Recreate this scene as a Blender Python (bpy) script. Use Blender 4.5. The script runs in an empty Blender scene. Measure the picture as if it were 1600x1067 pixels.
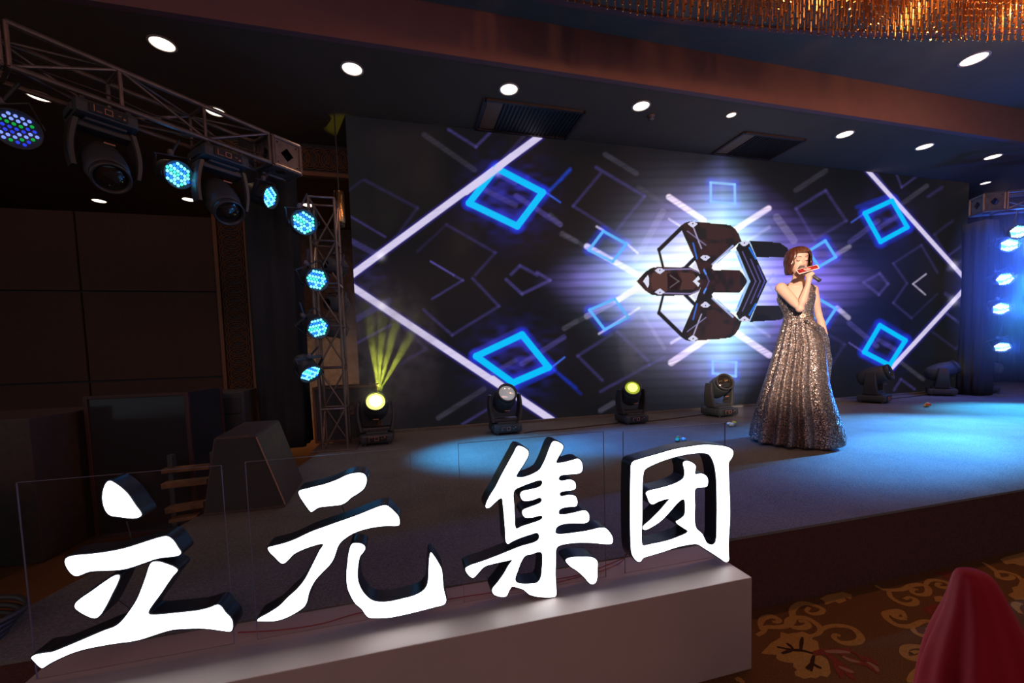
import bpy, bmesh, math, random
import numpy as np
from mathutils import Vector, Matrix, Quaternion
random.seed(4); np.random.seed(4)
scene = bpy.context.scene
COL = scene.collection
pi = math.pi

# ------------------------------------------------------------------ camera
FPX, PX, PY = 640.0, 800.0, 593.0            # focal length and principal point (1600x1067 frame)
yaw, pitch, roll = [math.radians(a) for a in (14.42, -3.477, 1.747)]
fw = np.array([math.sin(yaw)*math.cos(pitch), math.cos(yaw)*math.cos(pitch), math.sin(pitch)])
rt = np.array([math.cos(yaw), -math.sin(yaw), 0.0]); dn = np.cross(fw, rt)
r2 = math.cos(roll)*rt + math.sin(roll)*dn; d2 = -math.sin(roll)*rt + math.cos(roll)*dn
M = np.array([r2, d2, fw]); CAM = np.array([0, 0, 1.22])
cd = bpy.data.cameras.new('camera'); cam = bpy.data.objects.new('camera', cd); COL.objects.link(cam)
cd.sensor_width = 36; cd.lens = FPX/1600*36; cd.shift_y = (PY-533.5)/1600; cd.clip_start = .02; cd.clip_end = 100
cam.matrix_world = Matrix(((r2[0], -d2[0], -fw[0], CAM[0]), (r2[1], -d2[1], -fw[1], CAM[1]), (r2[2], -d2[2], -fw[2], CAM[2]), (0, 0, 0, 1)))
scene.camera = cam

# ------------------------------------------------------------------ world, lights, exposure
scene.view_settings.view_transform = 'Standard'; scene.view_settings.look = 'None'
scene.view_settings.exposure = 0.0; scene.view_settings.gamma = 1.0; scene.view_settings.use_curve_mapping = False
w = bpy.data.worlds.new('world'); scene.world = w; w.use_nodes = True
w.node_tree.nodes['Background'].inputs[0].default_value = (.72, .88, 1.0, 1)
w.node_tree.nodes['Background'].inputs[1].default_value = .19
def light(name, kind, loc, target, energy, col, **kw):
    l = bpy.data.lights.new(name, kind); l.energy = energy; l.color = col
    o = bpy.data.objects.new(name, l); COL.objects.link(o); o.location = loc
    if target is not None:
        o.rotation_euler = (Vector(target)-Vector(loc)).to_track_quat('-Z', 'Y').to_euler()
    for k, v in kw.items(): setattr(l, k, v)
    return o
WARM = (1, .62, .38); BLUE = (.02, .22, 1.0); CYAN = (.02, .5, 1.0)
# hall lamps behind the camera
light('hall_light', 'AREA', (-1.0, -4.5, 3.9), (1.5, 2.5, 1.4), 66, (1, .34, .26), shape='RECTANGLE', size=7, size_y=1.5)
# follow spot on the singer
light('follow_spot', 'SPOT', (-1.8, -3.2, 3.3), (3.15, 2.7, 1.62), 5200, (1, .80, .64), spot_size=math.radians(14), spot_blend=.85, shadow_soft_size=.08)

# blue floods of the lamp towers
light('par_flood', 'SPOT', (-.50, 3.55, 2.3), (.75, 3.5, .36), 900, (.05, .46, 1), spot_size=math.radians(40), spot_blend=.9, shadow_soft_size=.1)
light('par_flood', 'SPOT', (-.50, 3.5, 1.9), (2.0, 3.5, .36), 900, (.03, .28, 1), spot_size=math.radians(28), spot_blend=.8, shadow_soft_size=.1)
light('par_flood', 'SPOT', (8.10, 3.5, 1.7), (4.2, 2.75, .36), 1800, (.02, .2, 1), spot_size=math.radians(24), spot_blend=.7, shadow_soft_size=.1)
light('par_flood', 'SPOT', (8.15, 3.5, 2.4), (7.2, 3.0, .36), 1900, (.05, .52, 1), spot_size=math.radians(56), spot_blend=.9, shadow_soft_size=.1)
light('par_flood', 'SPOT', (8.15, 3.45, 2.7), (4.9, 2.9, .36), 4600, (.10, .44, 1.0), spot_size=math.radians(31), spot_blend=.9, shadow_soft_size=.1)

light('par_flood', 'SPOT', (8.15, 3.45, 2.7), (5.6, 2.45, .36), 2600, (.06, .42, 1), spot_size=math.radians(34), spot_blend=.8, shadow_soft_size=.1)
light('par_flood', 'SPOT', (8.15, 3.45, 2.7), (4.0, 2.3, .36), 6500, (.07, .40, 1), spot_size=math.radians(16), spot_blend=.8, shadow_soft_size=.1)

# ------------------------------------------------------------------ pixel -> place
def ray(x, y): return M.T @ np.array([(x-PX)/FPX, (y-PY)/FPX, 1.0])
def onz(x, y, z): r = ray(x, y); return CAM + r*(z-CAM[2])/r[2]
def ony(x, y, Y): r = ray(x, y); return CAM + r*Y/r[1]
def ond(x, y, D): return CAM + ray(x, y)*D
def projarr(P):
    v = (P-CAM) @ M.T
    return PX+FPX*v[:, 0]/v[:, 2], PY+FPX*v[:, 1]/v[:, 2]

# ------------------------------------------------------------------ materials
def lin(c): return tuple((x/255/12.92 if x <= 10 else ((x/255+.055)/1.055)**2.4) for x in c)
MATS = {}
def mat(name, col, rough=.6, metal=0, noise=0, nscale=30, bump=0, bscale=200, spec=.5, emis=None, estr=0, alpha=None):
    if name in MATS: return MATS[name]
    m = bpy.data.materials.new(name); m.use_nodes = True; nt = m.node_tree; b = nt.nodes['Principled BSDF']
    b.inputs['Base Color'].default_value = (*col, 1); b.inputs['Roughness'].default_value = rough; b.inputs['Metallic'].default_value = metal
    b.inputs['Specular IOR Level'].default_value = spec
    tc = nt.nodes.new('ShaderNodeTexCoord')
    if noise:
        n = nt.nodes.new('ShaderNodeTexNoise'); n.inputs['Scale'].default_value = nscale; n.inputs['Detail'].default_value = 4
        nt.links.new(tc.outputs['Object'], n.inputs['Vector'])
        r = nt.nodes.new('ShaderNodeValToRGB'); nt.links.new(n.outputs[0], r.inputs[0])
        r.color_ramp.elements[0].position = .3; r.color_ramp.elements[1].position = .7
        r.color_ramp.elements[0].color = (*[c*(1-noise) for c in col], 1); r.color_ramp.elements[1].color = (*[min(1, c*(1+noise)) for c in col], 1)
        nt.links.new(r.outputs[0], b.inputs['Base Color'])
    if bump:
        n2 = nt.nodes.new('ShaderNodeTexNoise'); n2.inputs['Scale'].default_value = bscale; nt.links.new(tc.outputs['Object'], n2.inputs['Vector'])
        bp = nt.nodes.new('ShaderNodeBump'); bp.inputs['Strength'].default_value = bump; bp.inputs['Distance'].default_value = .01
        nt.links.new(n2.outputs[0], bp.inputs['Height']); nt.links.new(bp.outputs[0], b.inputs['Normal'])
    if emis is not None:
        b.inputs['Emission Color'].default_value = (*emis, 1); b.inputs['Emission Strength'].default_value = estr
    MATS[name] = m
    return m
K = (.045, .049, .053)
m_black = mat('black_paint', K, .55, bump=.1)
m_gloss = mat('gloss_black', (.03, .03, .035), .12)
m_blackcloth = mat('black_cloth', (.035, .038, .042), .95, bump=.4, bscale=60, spec=.1)
m_plastic = mat('black_plastic', (.042, .038, .038), .42)
m_alu = mat('aluminium', (.26, .19, .16), .38, .7, noise=.2, nscale=15)
m_steel = mat('steel_plate', (.16, .125, .115), .55, .4, noise=.25, nscale=20)
m_brass = mat('brass', (.75, .45, .2), .22, 1)
m_white = mat('plinth_paint', (.42, .33, .30), .5, noise=.04, nscale=4)
m_wall = mat('wall_fabric', (.105, .062, .05), .9, noise=.12, nscale=40, bump=.1)
m_lattice = mat('gilt_lattice', (.26, .12, .055), .5, .1)
m_ceil = mat('ceiling_paint', (.15, .105, .075), .9, noise=.05, nscale=3, spec=.1)
m_ceilup = mat('upper_ceiling_paint', (.155, .15, .135), .9, noise=.05, nscale=3, spec=.1)
m_beam = mat('beam_paint', (.21, .10, .105), .85, noise=.05, nscale=5)
m_farwall = mat('far_wall_cloth', (.34, .27, .23), .85, noise=.25, nscale=12)
m_wood = mat('timber', (.17, .085, .035), .65, noise=.5, nscale=14)
m_case = mat('case_panel', (.055, .032, .03), .6, noise=.2, nscale=20)
m_lamp = mat('lamp_glow', (1, .9, .8), .5, emis=(1, .86, .68), estr=2.6)
m_trim = mat('lamp_trim', (.5, .42, .38), .5)
m_letter = mat('letter_face', (.9, .9, .9), .5, emis=(.84, .91, .98), estr=4.5)
m_return = mat('letter_return', (.014, .015, .022), .3)
m_redwire = mat('red_wire', (.3, .03, .025), .5)
m_stagecloth = None
def emi(name, col, s):
    if name in MATS: return MATS[name]
    m = bpy.data.materials.new(name); m.use_nodes = True; nt = m.node_tree; b = nt.nodes['Principled BSDF']
    b.inputs['Base Color'].default_value = (.02, .02, .02, 1)
    b.inputs['Emission Color'].default_value = (*col, 1); b.inputs['Emission Strength'].default_value = s
    m.cycles.emission_sampling = 'NONE'; MATS[name] = m
    return m

# ------------------------------------------------------------------ object helpers
def link(name, me, m=None, parent=None):
    o = bpy.data.objects.new(name, me); COL.objects.link(o)
    if m is not None:
        for x in (m if isinstance(m, (list, tuple)) else [m]): me.materials.append(x)
    if parent is not None: o.parent = parent
    return o
def obj(name, bm, m=None, parent=None, smooth=False):
    me = bpy.data.meshes.new(name); bm.normal_update(); bm.to_mesh(me); bm.free()
    if smooth:
        for p in me.polygons: p.use_smooth = True
    return link(name, me, m, parent)
def tag(o, label, cat, group=None, kind=None):
    o['label'] = label; o['category'] = cat
    if group: o['group'] = group
    if kind: o['kind'] = kind
    return o
def empty(name, loc=(0, 0, 0), rz=0):
    o = bpy.data.objects.new(name, None); o.empty_display_size = .05; COL.objects.link(o); o.location = loc; o.rotation_euler = (0, 0, rz)
    return o
def struct(name, bm, m, parent=None, smooth=False):
    o = obj(name, bm, m, parent, smooth)
    if parent is None: o['kind'] = 'structure'
    return o
def copy_tree(o, parent=None):
    c = o.copy(); COL.objects.link(c)
    if parent is not None: c.parent = parent
    for ch in list(o.children): copy_tree(ch, c)
    return c
def box(bm, c, s, R=None, bev=0):
    r = bmesh.ops.create_cube(bm, size=1); vs = r['verts']
    for v in vs: v.co = Vector((v.co.x*s[0], v.co.y*s[1], v.co.z*s[2]))
    if bev:
        es = list({e for v in vs for e in v.link_edges})
        rb = bmesh.ops.bevel(bm, geom=es, offset=bev, segments=2, affect='EDGES', profile=.6)
        vs = list({v for f in rb['faces'] for v in f.verts} | {v for v in vs if v.is_valid})
        # all vertices connected to this cube
        seen = set(vs); st = list(vs)
        while st:
            v = st.pop()
            for e in v.link_edges:
                q = e.other_vert(v)
                if q not in seen: seen.add(q); st.append(q)
        vs = list(seen)
    for v in vs:
        if R is not None: v.co = R @ v.co
        v.co += Vector(c)
    return vs
def tube(bm, pts, r, seg=8, cap=True, closed=False):
    pts = [Vector(p) for p in pts]; n = len(pts)
    rs = r if isinstance(r, (list, tuple)) else [r]*n
    rings = []; up = None
    for i, p in enumerate(pts):
        a = pts[i-1] if (i > 0 or closed) else p; b = pts[(i+1) % n] if (i < n-1 or closed) else p
        t = (b-a)
        if t.length < 1e-9: t = Vector((0, 0, 1))
        t.normalize()
        if up is None: up = Vector((0, 0, 1)) if abs(t.z) < .9 else Vector((1, 0, 0))
        u = t.cross(up)
        if u.length < 1e-6: u = t.cross(Vector((0, 1, 0)))
        u.normalize(); v = t.cross(u).normalized(); up = -v if False else up
        rings.append([bm.verts.new(p+u*math.cos(2*pi*k/seg)*rs[i]+v*math.sin(2*pi*k/seg)*rs[i]) for k in range(seg)])
    for i in range(n if closed else n-1):
        A = rings[i]; B = rings[(i+1) % n]
        for k in range(seg): bm.faces.new((A[k], A[(k+1) % seg], B[(k+1) % seg], B[k]))
    if cap and not closed: bm.faces.new(rings[0][::-1]); bm.faces.new(rings[-1])
    return rings
def lathe(bm, prof, seg=24, c=(0, 0, 0), cap=True):
    """profile [(r,z)] around z, centre c"""
    rings = []
    for r, z in prof: rings.append([bm.verts.new((c[0]+r*math.cos(2*pi*k/seg), c[1]+r*math.sin(2*pi*k/seg), c[2]+z)) for k in range(seg)])
    for A, B in zip(rings, rings[1:]):
        for k in range(seg): bm.faces.new((A[k], A[(k+1) % seg], B[(k+1) % seg], B[k]))
    if cap: bm.faces.new(rings[0][::-1]); bm.faces.new(rings[-1])
def loft(bm, rings, cap=True):
    R = [[bm.verts.new(p) for p in ring] for ring in rings]; n = len(R[0])
    for A, B in zip(R, R[1:]):
        for k in range(n): bm.faces.new((A[k], A[(k+1) % n], B[(k+1) % n], B[k]))
    if cap: bm.faces.new(R[0][::-1]); bm.faces.new(R[-1])
def quad(bm, pts): bm.faces.new([bm.verts.new(p) for p in pts])
def prism(bm, pts, dvec):
    a = [bm.verts.new(p) for p in pts]; b = [bm.verts.new(Vector(p)+Vector(dvec)) for p in pts]; n = len(pts)
    bm.faces.new(a); bm.faces.new(b[::-1])
    for i in range(n): bm.faces.new((a[i], b[i], b[(i+1) % n], a[(i+1) % n]))
def BM(): return bmesh.new()
def smoothpoly(p, sub=4):
    p = [np.array(q, float) for q in p]; n = len(p); out = []
    for i in range(n):
        a, b, c, d = p[i-1], p[i], p[(i+1) % n], p[(i+2) % n]
        t0 = 0; t1 = t0+max(np.linalg.norm(b-a), 1e-6)**.5; t2 = t1+max(np.linalg.norm(c-b), 1e-6)**.5; t3 = t2+max(np.linalg.norm(d-c), 1e-6)**.5
        for k in range(sub):
            t = t1+(t2-t1)*k/sub
            A1 = (t1-t)/(t1-t0)*a+(t-t0)/(t1-t0)*b; A2 = (t2-t)/(t2-t1)*b+(t-t1)/(t2-t1)*c; A3 = (t3-t)/(t3-t2)*c+(t-t2)/(t3-t2)*d
            B1 = (t2-t)/(t2-t0)*A1+(t-t0)/(t2-t0)*A2; B2 = (t3-t)/(t3-t1)*A2+(t-t1)/(t3-t1)*A3
            out.append((t2-t)/(t2-t1)*B1+(t-t1)/(t2-t1)*B2)
    return out
def offset_poly(P, d):
    """offset closed 2D polygon outward by d"""
    P = np.array(P); n = len(P); area = .5*np.sum(P[:, 0]*np.roll(P[:, 1], -1)-np.roll(P[:, 0], -1)*P[:, 1]); s = 1 if area > 0 else -1
    T = np.roll(P, -1, 0)-np.roll(P, 1, 0); T /= np.maximum(np.linalg.norm(T, axis=1, keepdims=True), 1e-9)
    return P+s*d*np.stack([T[:, 1], -T[:, 0]], 1)
def curve_solid(loops, depth):
    """filled 2D outlines (first outer, then holes) extruded; mesh in XY plane, z in [0, depth]"""
    cu = bpy.data.curves.new('tmp', 'CURVE'); cu.dimensions = '2D'; cu.fill_mode = 'BOTH'; cu.extrude = depth/2
    for L in loops:
        s = cu.splines.new('POLY'); s.points.add(len(L)-1)
        for i, q in enumerate(L): s.points[i].co = (q[0], q[1], 0, 1)
        s.use_cyclic_u = True
    o = bpy.data.objects.new('tmp', cu); COL.objects.link(o); dg = bpy.context.evaluated_depsgraph_get(); dg.update()
    me = bpy.data.meshes.new_from_object(o.evaluated_get(dg)); bpy.data.objects.remove(o); bpy.data.curves.remove(cu)
    me.transform(Matrix.Translation((0, 0, depth/2)))
    return me

ZS = .364; YF = 1.50; YW = 4.953; ZC = 3.9; ZU = 4.32; YB = 3.81

# ================================================================== THE SETTING
def carpet_mat():
    m = mat('carpet', (.16, .07, .028), .95, noise=.35, nscale=220, bump=.5, bscale=500, spec=.05); return m
bm = BM(); quad(bm, [(-7, -5, 0), (13.5, -5, 0), (13.5, 9.2, 0), (-7, 9.2, 0)]); floor = struct('floor', bm, carpet_mat())
bm = BM(); quad(bm, [(-7, YB, ZC), (-7, 9.2, ZC), (13.5, 9.2, ZC), (13.5, YB, ZC)]); struct('ceiling', bm, m_ceil)
bm = BM(); quad(bm, [(-7, -1.5, ZU), (-7, YB, ZU), (13.5, YB, ZU), (13.5, -1.5, ZU)]); struct('ceiling_upper', bm, m_ceilup)
bm = BM(); box(bm, (3.25, YB+.03, (ZC+ZU)/2+.003), (20.5, .06, ZU-ZC+.01)); struct('trim_1', bm, m_beam)
bm = BM(); box(bm, (3.25, 9.25, 1.95), (20.5, .1, 3.9)); struct('wall_back', bm, m_farwall)
bm = BM(); box(bm, (-7.05, 6.1, 2.16), (.1, 6.2, 4.32)); struct('wall_left', bm, m_wall)
bm = BM(); box(bm, (13.55, 6.1, 2.16), (.1, 6.2, 4.32)); struct('wall_right', bm, m_wall)

# panelled partition left of the stage: panels with open joints, lattice pilaster
part = empty('panel_partition', (-4.5, 7.08, 0)); tag(part, 'dark brown partition of large upholstered panels behind the left lighting truss', 'partition')
bm = BM(); box(bm, (-.32, .06, 1.69), (4.34, .06, 3.38)); obj('backing', bm, m_black, part)
xs = [-6.95, -5.35, -4.32, -2.66]; zsplit = [0.02, 1.02, 2.28, 3.38]
pm = None
for i in range(3):
    for j in range(3):
        bm = BM(); g = .012; W = xs[i+1]-xs[i]-2*g; H = zsplit[j+1]-zsplit[j]-2*g
        box(bm, ((xs[i]+xs[i+1])/2+4.5, 0, (zsplit[j]+zsplit[j+1])/2), (W, .05, H), bev=.008); obj('panel', bm, m_wall, part)
def lattice(name, parent, origin, W, L, vertical, r=.006, mt=m_lattice):
    """interlaced rings in a frame"""
    bm = BM(); n = int(L/(W*.36)); st = L/n
    def P(a, b): return (origin[0]+(b if vertical else a), origin[1], origin[2]+(a if vertical else b))
    R = W*.43
    for i in range(n+1):
        a0 = i*st
        for rr in (R, R*.78):
            seg = []
            for k in range(25):
                t = 2*pi*k/24; a = a0+rr*math.cos(t)*.86; b = rr*math.sin(t)
                if 0 <= a <= L: seg.append(P(a, b))
                else:
                    if len(seg) > 1: tube(bm, seg, r, 4, cap=False)
                    seg = []
            if len(seg) > 1: tube(bm, seg, r, 4, cap=False)
        for s in (-1, 1): tube(bm, [P(min(L, a0+st*.5), 0), P(min(L, a0+st*.5+.04), s*W*.18)], r*.8, 4, cap=False)
    o = obj(name, bm, mt, parent); o['kind'] = 'stuff'; return o
pil = empty('lattice_pilaster', (-2.43, 7.03, 0)); tag(pil, 'tall gilt pilaster of interlaced rings at the right end of the panelled partition', 'pilaster')
bm = BM(); box(bm, (0, .05, 1.72), (.44, .06, 3.42)); obj('backing', bm, m_black, pil)
for s in (-1, 1):
    bm = BM(); box(bm, (s*.2, -.01, 1.72), (.05, .05, 3.42), bev=.006); obj('stile', bm, m_lattice, pil)
lattice('ring_lattice', pil, (0, -.02, .02), .36, 3.38, True, .0065)
fr = empty('lattice_frieze', (-1.2, 5.62, 3.48)); tag(fr, 'gilt ring lattice frieze under the ceiling between truss corner and screen', 'frieze')
bm = BM(); box(bm, (0, .04, .2), (1.9, .04, .4)); obj('backing', bm, m_black, fr)
bm = BM(); box(bm, (0, 0, .03), (1.9, .06, .05), bev=.006); obj('lower_rail', bm, m_lattice, fr)
lattice('ring_lattice', fr, (-.95, 0, .22), .3, 1.9, False, .006)

# dark drape and pale pier to the right of the screen
bm = BM()
rng = [[(9.55+.02*0+x, 5.75+.05*math.sin(x*23)+.02*math.sin(x*61), z) for z in (0, 3.9)] for x in np.linspace(0, 4, 160)]
for A, B in zip(rng, rng[1:]): quad(bm, [A[0], B[0], B[1], A[1]])
tag(obj('stage_drape', bm, m_blackcloth, smooth=True), 'black pleated drape hanging right of the screen behind the lamp tower', 'curtain')
pier = empty('wall_pier', (9.85, 5.3, 0)); tag(pier, 'narrow grey brown padded pier between screen and right lamp tower', 'pier')
for a, b in ((.38, 1.75), (1.76, 3.0)):
    bm = BM(); box(bm, (0, 0, (a+b)/2), (.5, .1, b-a-.015), bev=.01); obj('panel', bm, m_farwall, pier)

# ------------------------------------------------------------------ stage
def stage_mat():
    m = bpy.data.materials.new('stage_carpet'); m.use_nodes = True; nt = m.node_tree; b = nt.nodes['Principled BSDF']
    tc = nt.nodes.new('ShaderNodeTexCoord'); b.inputs['Roughness'].default_value = .95; b.inputs['Specular IOR Level'].default_value = .1
    n = nt.nodes.new('ShaderNodeTexNoise'); n.inputs['Scale'].default_value = 130; n.inputs['Detail'].default_value = 6; n.inputs['Roughness'].default_value = .7
    n3 = nt.nodes.new('ShaderNodeTexNoise'); n3.inputs['Scale'].default_value = 3; n3.inputs['Detail'].default_value = 5
    mx = nt.nodes.new('ShaderNodeMath'); mx.operation = 'MULTIPLY_ADD'; mx.inputs[1].default_value = .25
    r = nt.nodes.new('ShaderNodeValToRGB'); r.color_ramp.elements[0].position = .38; r.color_ramp.elements[1].position = .85
    r.color_ramp.elements[0].color = (.075, .075, .08, 1); r.color_ramp.elements[1].color = (.25, .24, .235, 1)
    nt.links.new(tc.outputs['Object'], n.inputs[0]); nt.links.new(tc.outputs['Object'], n3.inputs[0])
    nt.links.new(n3.outputs[0], mx.inputs[0]); nt.links.new(n.outputs[0], mx.inputs[2]); nt.links.new(mx.outputs[0], r.inputs[0]); nt.links.new(r.outputs[0], b.inputs['Base Color'])
    bp = nt.nodes.new('ShaderNodeBump'); bp.inputs['Strength'].default_value = .6; bp.inputs['Distance'].default_value = .01
    nt.links.new(n.outputs[0], bp.inputs['Height']); nt.links.new(bp.outputs[0], b.inputs['Normal']); return m
m_stage = stage_mat()
m_skirt = mat('stage_skirt', (.085, .04, .035), .95, noise=.15, nscale=90, bump=.4, bscale=160, spec=.05)
stage = empty('stage_platform', (0, 0, 0)); tag(stage, 'low stage platform covered in worn grey carpet with a dark brown skirt', 'stage')
SP = [(-1.44, YF), (11.8, YF), (11.8, 5.6), (-.62, 5.6), (-.9, 3.5), (-1.16, 2.7)]
bm = BM(); prism(bm, [(x, y, ZS-.012) for x, y in SP], (0, 0, .012)); obj('carpet', bm, m_stage, stage)
bm = BM(); prism(bm, [(x+.004*(1 if x < 0 else -1), y+(.006 if y < 2 else 0), 0) for x, y in SP], (0, 0, ZS-.013)); obj('skirt', bm, m_skirt, stage)

# ------------------------------------------------------------------ LED screen: a picture of light, one value per lamp
def seg_d(x, y, a, b):
    ax, ay = a; bx, by = b; dx, dy = bx-ax, by-ay; L = dx*dx+dy*dy
    t = np.clip(((x-ax)*dx+(y-ay)*dy)/L, 0, 1); return np.hypot(x-ax-t*dx, y-ay-t*dy), t
def inpoly(x, y, P):
    ins = np.zeros(x.shape, bool); n = len(P); j = n-1
    for i in range(n):
        xi, yi = P[i]; xj, yj = P[j]
        c = ((yi > y) != (yj > y)) & (x < (xj-xi)*(y-yi)/((yj-yi) if yj != yi else 1e-9)+xi)
        ins ^= c; j = i
    return ins
def noise2(x, y, s, seed):
    rs = np.random.RandomState(seed); G = rs.rand(64, 64); u = (x/s) % 63; v = (y/s) % 63
    i = u.astype(int); j = v.astype(int); fu = u-i; fv = v-j; fu = fu*fu*(3-2*fu); fv = fv*fv*(3-2*fv)
    return (G[j, i]*(1-fu)+G[j, (i+1) % 64]*fu)*(1-fv)+(G[(j+1) % 64, i]*(1-fu)+G[(j+1) % 64, (i+1) % 64]*fu)*fv
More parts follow.
